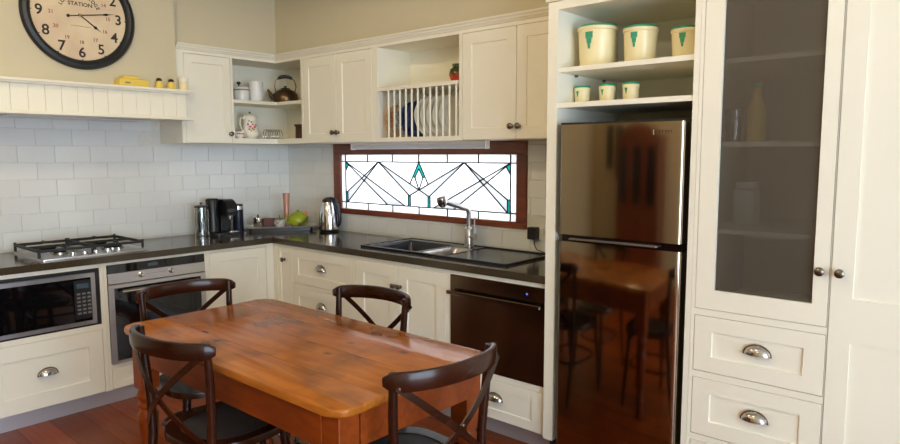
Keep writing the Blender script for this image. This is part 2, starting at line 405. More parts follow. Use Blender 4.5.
# ------------------------------------------------------------------ tiles (100 x 200 mm, brick bond)
TH, TW, TG = 0.1006, 0.2011, 0.0022
def tile_obj(parent, u0, u1, z0, z1, wall):
    m = MB(); t0, t1 = 0.002, 0.0105
    if wall == 'L': m.box(t0, t1, u0, u1, z0, z1, bev=0.0016)
    else: m.box(u0, u1, -t1, -t0, z0, z1, bev=0.0016)
    m.build('tile', M['tile'], parent)
gl = MB().box(0.0, 0.0065, -2.62, -0.0, WT-0.005, 1.80).build('grout', M['grout'], wl)
gb_ = MB()
gb_.box(0.0066, WX0, -0.0065, 0, WT-0.005, ZB).box(WX1, 2.866, -0.0065, 0, WT-0.005, ZB).box(WX0, WX1, -0.0065, 0, WT-0.005, WZ0)
gb_.build('grout', M['grout'], wb)
PITZ = TH+TG; PITU = TW+TG
ZT0 = 1.617-PITZ*8        # a joint lies at z = 1.617
def clip_tiles(parent, wall, u_lo, u_hi, z_lo, z_hi, phase, hole=None, zfun=None):
    r = 0
    z = ZT0
    while z < z_hi:
        a, b_ = max(z+TG/2, z_lo), min(z+PITZ-TG/2, z_hi)
        if b_-a > 0.012:
            u = phase+(PITU/2 if r % 2 else 0)-PITU*20
            while u < u_hi:
                c0, c1 = max(u+TG/2, u_lo), min(u+PITU-TG/2, u_hi)
                if c1-c0 > 0.012:
                    segs = [(c0, c1, a, b_)]
                    if hole:
                        hx0, hx1, hz0, hz1 = hole
                        if c1 > hx0 and c0 < hx1 and b_ > hz0 and a < hz1:
                            segs = []
                            if a < hz0-0.012: segs.append((c0, c1, a, hz0))
                            else:
                                if c0 < hx0-0.012: segs.append((c0, hx0, a, b_))
                                if c1 > hx1+0.012: segs.append((hx1, c1, a, b_))
                    for s_ in segs:
                        if zfun is None or zfun(*s_): tile_obj(parent, *s_, wall)
                u += PITU
        z += PITZ; r += 1
clip_tiles(wl, 'L', -2.50, -0.011, WT+0.001, 1.80, -1.727, zfun=lambda a, b, c, d: d < 1.56 or b < -1.03)
clip_tiles(wb, 'B', 0.012, 2.864, WT+0.001, ZB-0.001, 0.04, hole=(0.593, 2.356, 1.016, 2.0))

# ------------------------------------------------------------------ leaded window
win = bpy.data.objects.new('window_1', None); C.objects.link(win); win.location = (1.479, 0, 1.28); OFF[win.name] = Vector(win.location)
win['kind'] = 'structure'; win['label'] = 'long mahogany framed window of leaded white and teal glass'
FX0, FX1, FZ0, FZ1 = 0.596, 2.353, 1.019, 1.535       # timber outside
GX0, GX1, GZ0, GZ1 = 0.676, 2.282, 1.057, 1.456       # glass
for (a, b_, c_, d_) in ((FX0, FX1, GZ1, FZ1), (FX0, FX1, FZ0, GZ0), (FX0, GX0, GZ0, GZ1), (GX1, FX1, GZ0, GZ1)):
    MB().box(a, b_, -0.024, 0.0, c_, d_, bev=0.003).box(max(a, WX0+0.001), min(b_, WX1-0.001), 0.0, 0.10, max(c_, WZ0+0.001), min(d_, WZ1-0.001)).build('window_frame', M['frame'], win)
CX = 1.479; KX = 0.9877
def sym(l): return [((CX+KX*a, b), (CX+KX*c, d)) for a, b, c, d in l]+[((CX-KX*a, b), (CX-KX*c, d)) for a, b, c, d in l if not (abs(a) < 1e-6 and abs(c) < 1e-6)]
IX, IZ0, IZ1 = 0.764, 1.105, 1.405; OX = 0.812
half = [(-IX, IZ0, -IX, IZ1),                                   # inner border, left
        (-IX, IZ1, -IX, GZ1), (-IX, IZ0, -IX, GZ0), (-IX, IZ1, -OX, IZ1), (-IX, IZ0, -OX, IZ0),
        (-0.517, IZ1, -0.517, GZ1), (-0.257, IZ1, -0.257, GZ1), (-0.517, IZ0, -0.517, GZ0), (-0.257, IZ0, -0.257, GZ0),
        (-0.402, IZ1, 0.093, 1.176), (-0.402, IZ1, -0.093, 1.176),
        (-0.402, IZ1, -0.744, 1.185), (-0.402, IZ1, -0.744, IZ0),
        (-IX, IZ1, -0.133, IZ0), (-IX, IZ1, -0.312, IZ0),
        (-IX, 1.336, -0.728, 1.3879),
        (-0.744, IZ0, -0.744, 1.185), (-IX, 1.185, -0.744, 1.185),
        (-0.103, IZ0, -0.103, 1.176), (-0.083, IZ0, -0.083, 1.176), (-0.103, 1.176, -0.083, 1.176),
        (0, IZ1, -0.086, 1.259), (0, 1.362, -0.037, 1.302), (-0.0565, 1.309, -0.037, 1.302), (-0.037, 1.302, 0, 1.2185)]
segs = sym(half)+[((CX-KX*IX, IZ1), (CX+KX*IX, IZ1)), ((CX-KX*IX, IZ0), (CX+KX*IX, IZ0)), ((CX, IZ1), (CX, GZ1)), ((CX, IZ0), (CX, GZ0))]
rect = [((CX-KX*OX, GZ0), (CX+KX*OX, GZ0)), ((CX+KX*OX, GZ0), (CX+KX*OX, GZ1)), ((CX+KX*OX, GZ1), (CX-KX*OX, GZ1)), ((CX-KX*OX, GZ1), (CX-KX*OX, GZ0))]
def planar_faces(sg):
    pts = []
    def pid(p):
        for i, q in enumerate(pts):
            if abs(p[0]-q[0]) < 2e-3 and abs(p[1]-q[1]) < 2e-3: return i
        pts.append(p); return len(pts)-1
    edges = set()
    for i, (a, b) in enumerate(sg):
        d = (b[0]-a[0], b[1]-a[1]); ll = d[0]**2+d[1]**2; ts = [0.0, 1.0]
        for j, (c, e) in enumerate(sg):
            if i == j: continue
            g = (e[0]-c[0], e[1]-c[1]); cr = d[0]*g[1]-d[1]*g[0]
            for q in (c, e):                                   # end points lying on this segment
                t = ((q[0]-a[0])*d[0]+(q[1]-a[1])*d[1])/ll
                if -1e-4 < t < 1.0001 and abs((q[0]-a[0])*d[1]-(q[1]-a[1])*d[0])/math.sqrt(ll) < 2e-3: ts.append(min(1, max(0, t)))
            if abs(cr) < 1e-9: continue
            t = ((c[0]-a[0])*g[1]-(c[1]-a[1])*g[0])/cr; u = ((c[0]-a[0])*d[1]-(c[1]-a[1])*d[0])/cr
            if -1e-3 < t < 1.001 and -1e-3 < u < 1.001: ts.append(min(1, max(0, t)))
        ids = []
        for t in sorted(ts):
            k = pid((a[0]+d[0]*t, a[1]+d[1]*t))
            if not ids or ids[-1] != k: ids.append(k)
        for k1, k2 in zip(ids, ids[1:]): edges.add((min(k1, k2), max(k1, k2)))
    nb = {}
    for a, b in edges: nb.setdefault(a, []).append(b); nb.setdefault(b, []).append(a)
    for k in nb: nb[k].sort(key=lambda q: math.atan2(pts[q][1]-pts[k][1], pts[q][0]-pts[k][0]))
    seen = set(); out = []
    for a, b in list(edges)+[(b, a) for a, b in edges]:
        if (a, b) in seen: continue
        loop = []; u, v = a, b
        while (u, v) not in seen:
            seen.add((u, v)); loop.append(u)
            l = nb[v]; w = l[(l.index(u)-1) % len(l)]; u, v = v, w
        P = [pts[i] for i in loop]
        ar = sum(P[i][0]*P[(i+1) % len(P)][1]-P[(i+1) % len(P)][0]*P[i][1] for i in range(len(P)))/2
        if ar > 2e-5: out.append((P, ar))
    return out
def inside(p, poly):
    c = False; n = len(poly)
    for i in range(n):
        (x1, y1), (x2, y2) = poly[i], poly[(i+1) % n]
        if (y1 > p[1]) != (y2 > p[1]) and p[0] < (x2-x1)*(p[1]-y1)/(y2-y1)+x1: c = not c
    return c
def sgn(poly): return [[(CX+KX*a, b) for a, b in poly], [(CX-KX*a, b) for a, b in poly]]
teal = sgn([(-IX, IZ1), (-0.728, 1.3879), (-IX, 1.336)])+sgn([(-IX, IZ0), (-0.744, IZ0), (-0.744, 1.185), (-IX, 1.185)])+sgn([(-0.103, IZ0), (-0.083, IZ0), (-0.083, 1.176), (-0.103, 1.176)])+sgn([(0, IZ1), (-0.0565, 1.309), (-0.037, 1.302), (0, 1.362)])
pale = sgn([(-0.402, IZ1), (0, 1.2205), (-0.093, 1.176)])+sgn([(-0.58, 1.314), (-0.133, IZ0), (-0.312, IZ0)])+sgn([(-0.402, IZ1), (-0.744, 1.185), (-0.744, IZ0)])
GY = -0.008
for P, ar in planar_faces(segs+rect):
    bm0 = MB().prism(P, GY, GY+0.004, lambda a, b, h: (a, h, b))
    # a point inside the pane decides its colour
    n = len(P); best = None; big = 0.0
    for i in range(n):
        for j in range(i+1, n):
            for k in range(j+1, n):
                q = ((P[i][0]+P[j][0]+P[k][0])/3, (P[i][1]+P[j][1]+P[k][1])/3)
                ta = abs((P[j][0]-P[i][0])*(P[k][1]-P[i][1])-(P[k][0]-P[i][0])*(P[j][1]-P[i][1]))
                if ta > big and inside(q, P): best, big = q, ta
    best = best or P[0]
    m = M['paneteal'] if any(inside(best, t) for t in teal) else (M['panepale'] if any(inside(best, t) for t in pale) else M['pane'])
    bm0.build('pane', m, win)
for a, b_ in segs:
    MB().tube([(a[0], GY-0.001, a[1]), (b_[0], GY-0.001, b_[1])], 0, flat=(0.0066, 0.010, (0, 1, 0))).build('lead_came', M['lead'], win)

# ------------------------------------------------------------------ cabinet joinery
def shaker(u0, u1, z0, z1, m, d0=-0.018, d1=0.0, fw_=0.06, rec=0.007, fwz=None):
    """door or drawer front with a recessed flat panel"""
    fz = fwz or fw_; mb = MB(); bm = mb.bm
    def ring(a, b, c, d, dep): return [bm.verts.new(m(p, dep, q)) for p, q in ((a, c), (b, c), (b, d), (a, d))]
    e = 0.0015
    back = ring(u0, u1, z0, z1, d0); r1 = ring(u0, u1, z0, z1, d1-e); r2 = ring(u0+e, u1-e, z0+e, z1-e, d1)
    r3 = ring(u0+fw_, u1-fw_, z0+fz, z1-fz, d1); r4 = ring(u0+fw_+0.0025, u1-fw_-0.0025, z0+fz+0.0025, z1-fz-0.0025, d1-rec)
    for a, b in ((back, r1), (r1, r2), (r2, r3), (r3, r4)):
        for i in range(4): mb.face([a[i], a[(i+1) % 4], b[(i+1) % 4], b[i]])
    mb.face(r4); mb.face(back[::-1])
    return mb
def knob(m, u, z, d0=0.0, r=0.0165):
    pr = [(0.010, 0), (0.0105, 0.003), (0.0065, 0.006), (0.006, 0.014), (r*0.8, 0.018), (r, 0.023), (r*0.93, 0.028), (r*0.6, 0.032), (0, 0.0335)]
    return MB().lathe(pr, lambda a, b, h: m(u+a, d0+h, z+b), 18)
def cup(m, u, z, d0=0.0, A=0.047, B=0.036, D=0.027):
    mb = MB(); bm = mb.bm; nu, nv = 16, 7; g = []
    for i in range(nu+1):
        ph = PI*i/nu; row = []
        for j in range(nv+1):
            th = PI/2*j/nv
            row.append(bm.verts.new(m(u+A*math.cos(ph), d0+D*math.sin(ph)*math.cos(th)+0.001, z-0.013+B*math.sin(ph)*math.sin(th))))
        g.append(row)
    for i in range(nu):
        for j in range(nv): mb.face([g[i][j], g[i+1][j], g[i+1][j+1], g[i][j+1]])
    # backing flange
    pl = [(A*1.1*math.cos(PI*i/16), -0.013+B*1.14*math.sin(PI*i/16)) for i in range(17)]+[(-A*1.1, -0.016), (A*1.1, -0.016)]
    mb.prism(pl, 0, 0.0025, lambda a, b, h: m(u+a, d0+h, z+b))
    bmesh.ops.remove_doubles(bm, verts=bm.verts[:], dist=1e-5)
    return mb
G = 0.0022     # gap round an inset door
def framed(parent, m, u0, u1, z0, z1, openings, d0=-0.02, d1=0.0, name='face_frame', mat_=None):
    """flat face frame from u0..u1, z0..z1 with rectangular openings, as one mesh of stiles and rails"""
    us = sorted({u0, u1, *[o[0] for o in openings], *[o[1] for o in openings]}); zs = sorted({z0, z1, *[o[2] for o in openings], *[o[3] for o in openings]})
    mb = MB()
    for i in range(len(us)-1):
        # merge vertical runs
        run = None
        for j in range(len(zs)-1):
            cu, cz = (us[i]+us[i+1])/2, (zs[j]+zs[j+1])/2
            hole = any(o[0] < cu < o[1] and o[2] < cz < o[3] for o in openings)
            if not hole: run = (run[0], zs[j+1]) if run else (zs[j], zs[j+1])
            if hole or j == len(zs)-2:
                if run: mb.box(us[i], us[i+1], d0, d1, run[0], run[1], m=m)
                run = None
    bmesh.ops.remove_doubles(mb.bm, verts=mb.bm.verts[:], dist=1e-6)
    return mb.build(name, mat_ or M['paint'], parent)
def door(parent, m, u0, u1, z0, z1, fw_=0.06, kn=None, rec=0.007, d1=0.0):
    d = shaker(u0+G, u1-G, z0+G, z1-G, m, -0.018, d1, fw_, rec).build('door', M['paint'], parent)
    if kn: knob(m, kn[0], kn[1], d1).build('knob', M['pewter'], d, smooth=True)
    return d
def drawer(parent, m, u0, u1, z0, z1, fw_=0.06, cp=None, fwz=None, rec=0.007):
    d = shaker(u0+G, u1-G, z0+G, z1-G, m, -0.018, 0.0, fw_, rec, fwz).build('drawer', M['paint'], parent)
    if cp: cup(m, cp[0], cp[1]).build('cup_handle', M['nickel'], d, smooth=True)
    return d
def shelfbox(parent, m, u0, u1, z0, z1, dep, t=0.018, shelves=(), front=-0.02, back=True, sides=(1, 1), top=True, bottom=True, name='body', mat_=None):
    """open carcass: sides, top, bottom, back; dep = depth behind the face"""
    mb = MB()
    if sides[0]: mb.box(u0, u0+t, -dep, front, z0, z1, m=m)
    if sides[1]: mb.box(u1-t, u1, -dep, front, z0, z1, m=m)
    a, b = (u0+t if sides[0] else u0), (u1-t if sides[1] else u1)
    if bottom: mb.box(a, b, -dep, front, z0, z0+t, m=m)
    if top: mb.box(a, b, -dep, front, z1-t, z1, m=m)
    if back: mb.box(a, b, -dep, -dep+0.008, z0+(t if bottom else 0), z1-(t if top else 0), m=m)
    o = mb.build(name, mat_ or M['paint'], parent)
    for s_ in shelves:
        MB().box(a, b, -dep+0.008, s_[1] if isinstance(s_, tuple) else front, (s_[0] if isinstance(s_, tuple) else s_)-t, s_[0] if isinstance(s_, tuple) else s_, m=m).build('shelf', mat_ or M['paint'], parent)
    return o
TOE, CT = 0.094, 0.846       # toe-kick height, carcass top (underside of worktop)

# ---- left run (faces +x)
m = mL(LF)
t = thing('microwave_cabinet', (0.3, -2.02, 0), 'cream base cabinet with one deep drawer under the microwave', 'cabinet')
o0 = (-2.305, -1.732, 0.497, 0.822); o1 = (-2.305, -1.732, TOE, 0.466)
framed(t, m, -2.345, -1.71, TOE, CT, [o0, o1])
shelfbox(t, m, -2.345, -1.71, TOE, CT, 0.59)
MB().box(-2.327, -1.728, -0.58, -0.02, 0.476, 0.494, m=m).build('shelf', M['paint'], t)
drawer(t, m, *o1, fw_=0.075, cp=(-2.022, 0.287), fwz=0.085)
mw = thing('microwave_oven', (0.35, -2.02, 0.497), 'built-in black microwave oven with a steel trim and keypad', 'microwave')
MB().box(-2.285, -1.752, -0.42, -0.012, 0.505, 0.812, m=m).build('body', M['black'], mw)
MB().box(-2.304, -1.734, -0.012, 0.0, 0.4975, 0.508, m=m).box(-2.304, -1.734, -0.012, 0.0, 0.806, 0.8205, m=m).box(-2.304, -2.287, -0.012, 0.0, 0.508, 0.806, m=m).box(-1.752, -1.734, -0.012, 0.0, 0.508, 0.806, m=m).build('surround', M['black'], mw)
MB().box(-2.287, -1.757, -0.011, 0.004, 0.508, 0.530, m=m).box(-2.287, -1.757, -0.011, 0.004, 0.776, 0.800, m=m).box(-2.287, -2.262, -0.011, 0.004, 0.530, 0.776, m=m).box(-1.780, -1.757, -0.011, 0.004, 0.530, 0.776, m=m).build('trim_frame', M['steel'], mw)
MB().box(-2.2619, -1.7801, -0.011, 0.002, 0.5301, 0.7759, m=m).build('door_glass', M['blackglass'], mw)
pad = MB().box(-1.868, -1.782, 0.002, 0.0032, 0.545, 0.765, m=m).build('keypad', M['black'], mw)
for i in range(3):
    for j in range(6):
        u = -1.856+i*0.027; z = 0.572+j*0.022
        MB().box(u, u+0.018, 0.0032, 0.0038, z, z+0.011, m=m).build('button', M['greyprint'], pad)
MB().box(-1.856, -1.794, 0.0032, 0.0038, 0.718, 0.745, m=m).build('display', M['display'], pad)
MB().box(-2.075, -2.035, 0.004, 0.0046, 0.517, 0.521, m=m).build('badge', M['silverprint'], mw)

t = thing('oven_cabinet', (0.3, -1.39, 0), 'cream base cabinet housing the wall oven below the cooktop', 'cabinet')
o0 = (-1.693, -1.096, 0.243, 0.829); o1 = (-1.693, -1.096, TOE, 0.222)
framed(t, m, -1.709, -1.080, TOE, CT, [o0, o1]); shelfbox(t, m, -1.709, -1.080, TOE, CT, 0.59)
MB().box(-1.690, -1.099, -0.58, -0.02, 0.224, 0.241, m=m).build('shelf', M['paint'], t)
drawer(t, m, *o1, fw_=0.05, fwz=0.04)
ov = thing('wall_oven', (0.35, -1.39, 0.243), 'built-in stainless steel oven with black glass door and two dials', 'oven')
MB().box(-1.685, -1.104, -0.52, -0.012, 0.250, 0.822, m=m).build('body', M['black'], ov)
MB().box(-1.691, -1.098, -0.012, 0.006, 0.778, 0.827, m=m, bev=0.001).build('control_glass', M['blackglass'], ov)
MB().box(-1.46, -1.40, 0.006, 0.0068, 0.797, 0.815, m=m).build('display', M['display'], ov)
fas = MB().box(-1.691, -1.098, -0.012, 0.008, 0.716, 0.778, m=m, bev=0.001).build('control_panel', M['steel'], ov)
for u in (-1.502, -1.318):
    MB().lathe([(0.017, 0), (0.017, 0.004), (0.0135, 0.006), (0.0125, 0.022), (0.010, 0.025), (0, 0.025)], lambda a, b, h, u=u: m(u+a, 0.008+h, 0.752+b), 18).build('dial', M['chrome'], fas, smooth=True)
MB().box(-1.47, -1.35, 0.0082, 0.0088, 0.751, 0.753, m=m).build('dial_print', M['greyprint'], fas)
dr = MB().box(-1.691, -1.660, -0.011, 0.010, 0.245, 0.712, m=m).box(-1.129, -1.098, -0.011, 0.010, 0.245, 0.712, m=m).box(-1.660, -1.129, -0.011, 0.010, 0.690, 0.712, m=m).box(-1.660, -1.129, -0.011, 0.010, 0.245, 0.262, m=m).build('door', M['steel'], ov)
MB().box(-1.660, -1.129, -0.011, 0.007, 0.262, 0.690, m=m).build('door_glass', M['blackglass'], dr)
hb = MB().tube([m(-1.63, 0.045, 0.672), m(-1.16, 0.045, 0.672)], 0.0115, 12)
for u in (-1.60, -1.19): hb.tube([m(u, 0.006, 0.672), m(u, 0.045, 0.672)], 0.006, 8)
hb.build('handle', M['nickel'], dr, smooth=True)

t = thing('corner_cabinet', (0.3, -0.55, 0), 'cream corner base cabinet with a wide panelled door beside the oven', 'cabinet')
o0 = (-1.063, -0.640, TOE, 0.826)
framed(t, m, -1.079, BF-0.001, TOE, CT, [o0]); shelfbox(t, m, -1.079, -0.02, TOE, CT, 0.59, sides=(1, 1))
door(t, m, *o0, fw_=0.062)
# ---- back run (faces -y)
m = mB(BF)
t = thing('narrow_cabinet', (0.72, -0.3, 0), 'narrow cream base cabinet with a slim door in the corner', 'cabinet')
o0 = (0.655, 0.808, TOE, 0.826)
framed(t, m, LF+0.001, 0.8145, TOE, CT, [o0]); shelfbox(t, m, LF+0.002, 0.8145, TOE, CT, 0.56)
door(t, m, *o0, fw_=0.034, kn=(0.742, 0.742))
t = thing('drawer_cabinet', (1.13, -0.3, 0), 'cream base cabinet with three stacked drawers next to the sink', 'cabinet')
os_ = [(0.828, 1.444, 0.590, 0.824), (0.828, 1.444, 0.345, 0.567), (0.828, 1.444, TOE, 0.322)]
framed(t, m, 0.8155, 1.461, TOE, CT, os_); shelfbox(t, m, 0.8155, 1.461, TOE, CT, 0.56)
for o in os_: drawer(t, m, *o, fw_=0.062, cp=((o[0]+o[1])/2, (o[2]+o[3])/2+0.012), fwz=0.058)
t = thing('sink_cabinet', (1.85, -0.3, 0), 'cream base cabinet with a pair of doors under the sink', 'cabinet')
os_ = [(1.480, 1.850, TOE, 0.822), (1.850, 2.222, TOE, 0.822)]
framed(t, m, 1.462, 2.246, TOE, CT, [(1.480, 2.222, TOE, 0.822)]); shelfbox(t, m, 1.462, 2.246, TOE, CT, 0.56, top=False)
door(t, m, *os_[0], fw_=0.072, kn=(1.826, 0.700)); door(t, m, *os_[1], fw_=0.072, kn=(1.874, 0.700))
t = thing('dishwasher_cabinet', (2.55, -0.3, 0), 'cream base cabinet with a drawer under the dishwasher', 'cabinet')
o0 = (2.254, 2.858, 0.335, 0.822); o1 = (2.262, 2.846, TOE, 0.306)
framed(t, m, 2.247, 2.8655, TOE, CT, [o0, o1]); shelfbox(t, m, 2.247, 2.8655, TOE, CT, 0.56, t=0.006)
MB().box(2.254, 2.858, -0.55, -0.02, 0.310, 0.330, m=m).build('shelf', M['paint'], t)
drawer(t, m, *o1, fw_=0.062, cp=(2.556, 0.212), fwz=0.05)
dw = thing('dishwasher', (2.55, -0.3, 0.335), 'dark smoky steel dishwasher with a bar handle and blue indicator light', 'dishwasher')
MB().box(2.262, 2.842, -0.50, -0.012, 0.336, 0.815, m=m).build('body', M['black'], dw)
dp = MB().box(2.257, 2.855, -0.012, 0.006, 0.337, 0.820, m=m, bev=0.002).build('door', M['dwsteel'], dw)
hb = MB().box(2.262, 2.850, 0.032, 0.046, 0.722, 0.742, m=m, bev=0.003)
for u in (2.29, 2.805): hb.box(u, u+0.012, 0.006, 0.034, 0.725, 0.739, m=m)
hb.build('handle', M['dwsteel'], dp)
MB().lathe([(0.004, 0), (0.004, 0.0008), (0, 0.0008)], lambda a, b, h: m(2.752+a, 0.0062+h, 0.782+b), 10).build('indicator_light', M['bluelight'], dp)
# toe kicks
kl = MB().box(LF-0.062, LF-0.05, -2.345, -0.53, 0.0, TOE-0.001)
solid('toe_kick', kl, M['kick'], 'brushed metal kickboard below the oven and microwave cabinets', 'kickboard', (LF-0.056, -1.4, 0))
kb = MB().box(LF-0.0495, 2.866, BF+0.05, BF+0.062, 0.0, TOE-0.001)
solid('toe_kick', kb, M['kick'], 'brushed metal kickboard below the sink and dishwasher cabinets', 'kickboard', (1.7, BF+0.056, 0))
# worktop: one L-shaped slab with the sink cut-out
SX0, SX1, SY0, SY1 = 1.445, 2.565, -0.505, -0.050      # sink outline
wt = MB()
XF, YF = LF+0.02, BF-0.02
z0, z1 = CT+0.0005, WT
for (a, b_, c_, d_) in ((0.0115, XF, -2.40, YF), (0.0115, XF, YF, -0.0115), (XF, SX0+0.02, YF, -0.0115), (SX0+0.02, SX1-0.02, YF, SY0+0.02), (SX0+0.02, SX1-0.02, SY1-0.02, -0.0115), (SX1-0.02, 2.866, YF, -0.0115)):
    wt.box(a, b_, c_, d_, z0, z1)
bmesh.ops.remove_doubles(wt.bm, verts=wt.bm.verts[:], dist=1e-5)
wt_o = solid('worktop', wt, M['stone'], 'dark brown polished stone worktop running around the corner', 'worktop', (LF, BF, z0))

# ------------------------------------------------------------------ upper cabinets
m = mL(UF)
t = thing('upper_cabinet', (0.165, -0.87, ZB), 'cream upper cabinet with a single door beside the range hood', 'cabinet')
o0 = (-1.036, -0.698, ZB, ZU-0.020)
framed(t, m, -1.062, -0.680, ZB, ZU, [o0]); shelfbox(t, m, -1.062, -0.680, ZB, ZU, UF-0.0125)
door(t, m, *o0, fw_=0.055, kn=(-0.716, 1.602))
MB().box(0.30, UF, -1.0998, -1.0622, 1.8745, ZU).build('scribe_filler', M['paint'], t)
# open corner shelves: an L-shaped unit
t = thing('corner_shelf_unit', (0.2, -0.2, ZB), 'cream open corner shelf unit holding crockery and a kettle', 'shelf unit')
XR = 0.6325
def Lprism(z0, z1, fx, fy, x0=0.0125, y0=-0.0125):
    return MB().prism([(x0, -0.6785), (fx, -0.6785), (fx, fy), (XR, fy), (XR, y0), (x0, y0)], z0, z1)
Lprism(ZB, 1.574, UF, -UF).build('shelf', M['paint'], t)
Lprism(1.822, 1.845, UF-0.012, -UF+0.012, 0.0205, -0.0205).build('shelf', M['paint'], t)
Lprism(2.126, ZU, UF, -UF).build('top_panel', M['paint'], t)
MB().box(0.0125, 0.0205, -0.6785, -0.0125, 1.574, 2.126).build('back_panel', M['paint'], t)
MB().box(0.0205, XR, -0.0205, -0.0125, 1.574, 2.126).build('back_panel', M['paint'], t)
m = mB(-UF)
def upper_pair(x0, x1, label, d0, dm, d1):
    t = thing('upper_cabinet', ((x0+x1)/2, -0.165, ZB), label, 'cabinet')
    framed(t, m, x0, x1, ZB, ZU, [(d0, d1, ZB, ZU-0.020)]); shelfbox(t, m, x0, x1, ZB, ZU, UF-0.0125)
    door(t, m, d0, dm, ZB, ZU-0.020, fw_=0.062, kn=(dm-0.024, 1.606)); door(t, m, dm, d1, ZB, ZU-0.020, fw_=0.062, kn=(dm+0.024, 1.606))
    return t
upper_pair(0.6335, 1.398, 'cream upper cabinet with a pair of doors between the corner shelves and plate rack', 0.656, 1.018, 1.378)
upper_pair(2.112, 2.8655, 'cream upper cabinet with a pair of doors between the plate rack and fridge housing', 2.126, 2.496, 2.858)
t = thing('plate_rack', (1.75, -0.165, ZB), 'cream plate rack with thin upright slats and an open shelf above', 'plate rack')
framed(t, m, 1.399, 2.111, ZB, ZU, [(1.428, 2.104, 1.563, 2.126)])
shelfbox(t, m, 1.399, 2.111, ZB, ZU, UF-0.0125)
MB().box(1.4172, 2.0928, -0.309, 0.002, 1.853, 1.874, m=m).build('shelf', M['paint'], t)
for i in range(12):
    x = 1.516+i*0.05045
    MB().tube([m(x, -0.014, 1.555), m(x, -0.014, 1.8535)], 0.0062, 8).build('slat', M['paint'], t, smooth=True)
# crown moulding along all uppers
prof = [(0.0, 0.0), (0.004, 0.0), (0.008, 0.008), (0.016, 0.014), (0.019, 0.022), (0.028, 0.028), (0.030, 0.037), (-0.02, 0.037)]
def crown(name, path, mats, label):
    """path: (corner points, each with outward mitre direction)"""
    mb = MB(); rings = []
    for (x, y), (dx, dy) in path:
        rings.append([mb.bm.verts.new((x+dx*a, y+dy*a, ZU+0.001+h)) for a, h in prof])
    for a, b in zip(rings, rings[1:]):
        for i in range(len(prof)): j = (i+1) % len(prof); mb.face([a[i], a[j], b[j], b[i]])
    mb.face(rings[0]); mb.face(rings[-1][::-1])
    o = mb.build(name, mats); o['kind'] = 'structure'; o['label'] = label; return o
crown('trim_1', [((UF, -1.088), (1, 0)), ((UF, -UF), (1, -1)), ((2.8655, -UF), (0, -1))], M['paint'], 'cream crown moulding along the upper cabinets')

# ------------------------------------------------------------------ range hood with mantel
hd = thing('range_hood', (0.2, -1.66, 1.68), 'cream boarded range hood with a mantel shelf above the cooktop', 'range hood')
HY0, HY1 = -2.30, -1.064
MB().box(0.012, 0.36, HY0, -1.1005, 1.872, RZ-0.001).build('chimney_breast', M['wall'], hd)
x = HY0; n = 0
while x < HY1-0.01:
    x1 = min(x+0.0835, HY1)
    MB().box(0.384, 0.400, x+0.0004, x1-0.0004, 1.703, 1.848, bev=0.0022).build('board', M['paint'], hd); x = x1
MB().box(0.02, 0.384, HY0, HY1, 1.70, 1.848).build('body', M['paint'], hd)
MB().box(0.012, 0.345, HY0-0.03, -1.064, 1.858, 1.872).box(0.345, 0.452, HY0-0.03, -1.030, 1.858, 1.872).box(0.02, 0.345, HY0-0.02, -1.064, 1.848, 1.858).box(0.345, 0.432, HY0-0.02, -1.045, 1.848, 1.858).build('mantel_shelf', M['paint'], hd)
MB().box(0.345, 0.445, HY0-0.03, -1.034, 1.681, 1.692, bev=0.002).box(0.345, 0.425, HY0-0.02, -1.045, 1.692, 1.703).box(0.012, 0.34, HY0, -1.0655, 1.690, 1.700).build('bottom_rail', M['paint'], hd)
MB().box(0.06, 0.33, -2.05, -1.27, 1.676, 1.690).build('filter', M['steel'], hd)

# ------------------------------------------------------------------ tall cabinets
m = mB(TF)
t = thing('fridge_housing', (3.2, -0.3, 0), 'tall cream housing around the fridge with two open shelves of canisters on top', 'cabinet')
MB().box(2.8665, 2.917, TF+0.0, -0.0125, 0.095, 2.135).build('side_panel', M['paint'], t)
MB().box(3.534, 3.5565, TF, -0.0125, 0.0, 2.135).build('side_panel', M['paint'], t)
MB().box(2.917, 3.534, TF, -0.0125, 2.100, 2.135).build('top_panel', M['paint'], t)
MB().box(2.917, 3.534, -0.0245, -0.0125, 1.688, 2.100).build('back_panel', M['paint'], t)
MB().box(2.917, 3.534, TF+0.012, -0.0245, 1.824, 1.845).build('shelf', M['paint'], t)
MB().box(2.917, 3.534, TF+0.004, -0.0245, 1.666, 1.688).build('shelf', M['paint'], t)
MB().box(2.8665, 2.917, TF+0.06, -0.0125, 0.0, 0.095).build('plinth', M['darkgap'], t)
for y_ in (-0.18, -0.45):
    MB().lathe([(0.005, 0), (0.005, 0.014), (0, 0.014)], lambda a, b, h, y_=y_: (3.533-h, y_+a, 1.818+b), 10).build('shelf_peg', M['pewter'], t)
    MB().lathe([(0.005, 0), (0.005, 0.014), (0, 0.014)], lambda a, b, h, y_=y_: (2.918+h, y_+a, 1.819+b), 10).build('shelf_peg', M['pewter'], t)
prof = [(0.0, 0.0), (0.008, 0.0), (0.012, 0.014), (0.024, 0.026), (0.030, 0.040), (0.044, 0.052), (0.048, 0.068), (-0.02, 0.068)]
_zu = ZU; ZU = 2.136
crown('trim_2', [((2.8665, TF+0.20), (-1, 0)), ((2.8665, TF), (-1, -1)), ((4.75, TF), (0, -1))], M['paint'], 'cream crown moulding along the tall cabinets')
ZU = _zu
fr = thing('refrigerator', (3.217, -0.3, 0), 'dark stainless two-door refrigerator with the freezer on top', 'refrigerator')
A0, A1 = 2.952, 3.516
MB().box(A0+0.01, A1-0.01, -0.55, -0.04, 0.03, 1.575).build('body', M['black'], fr)
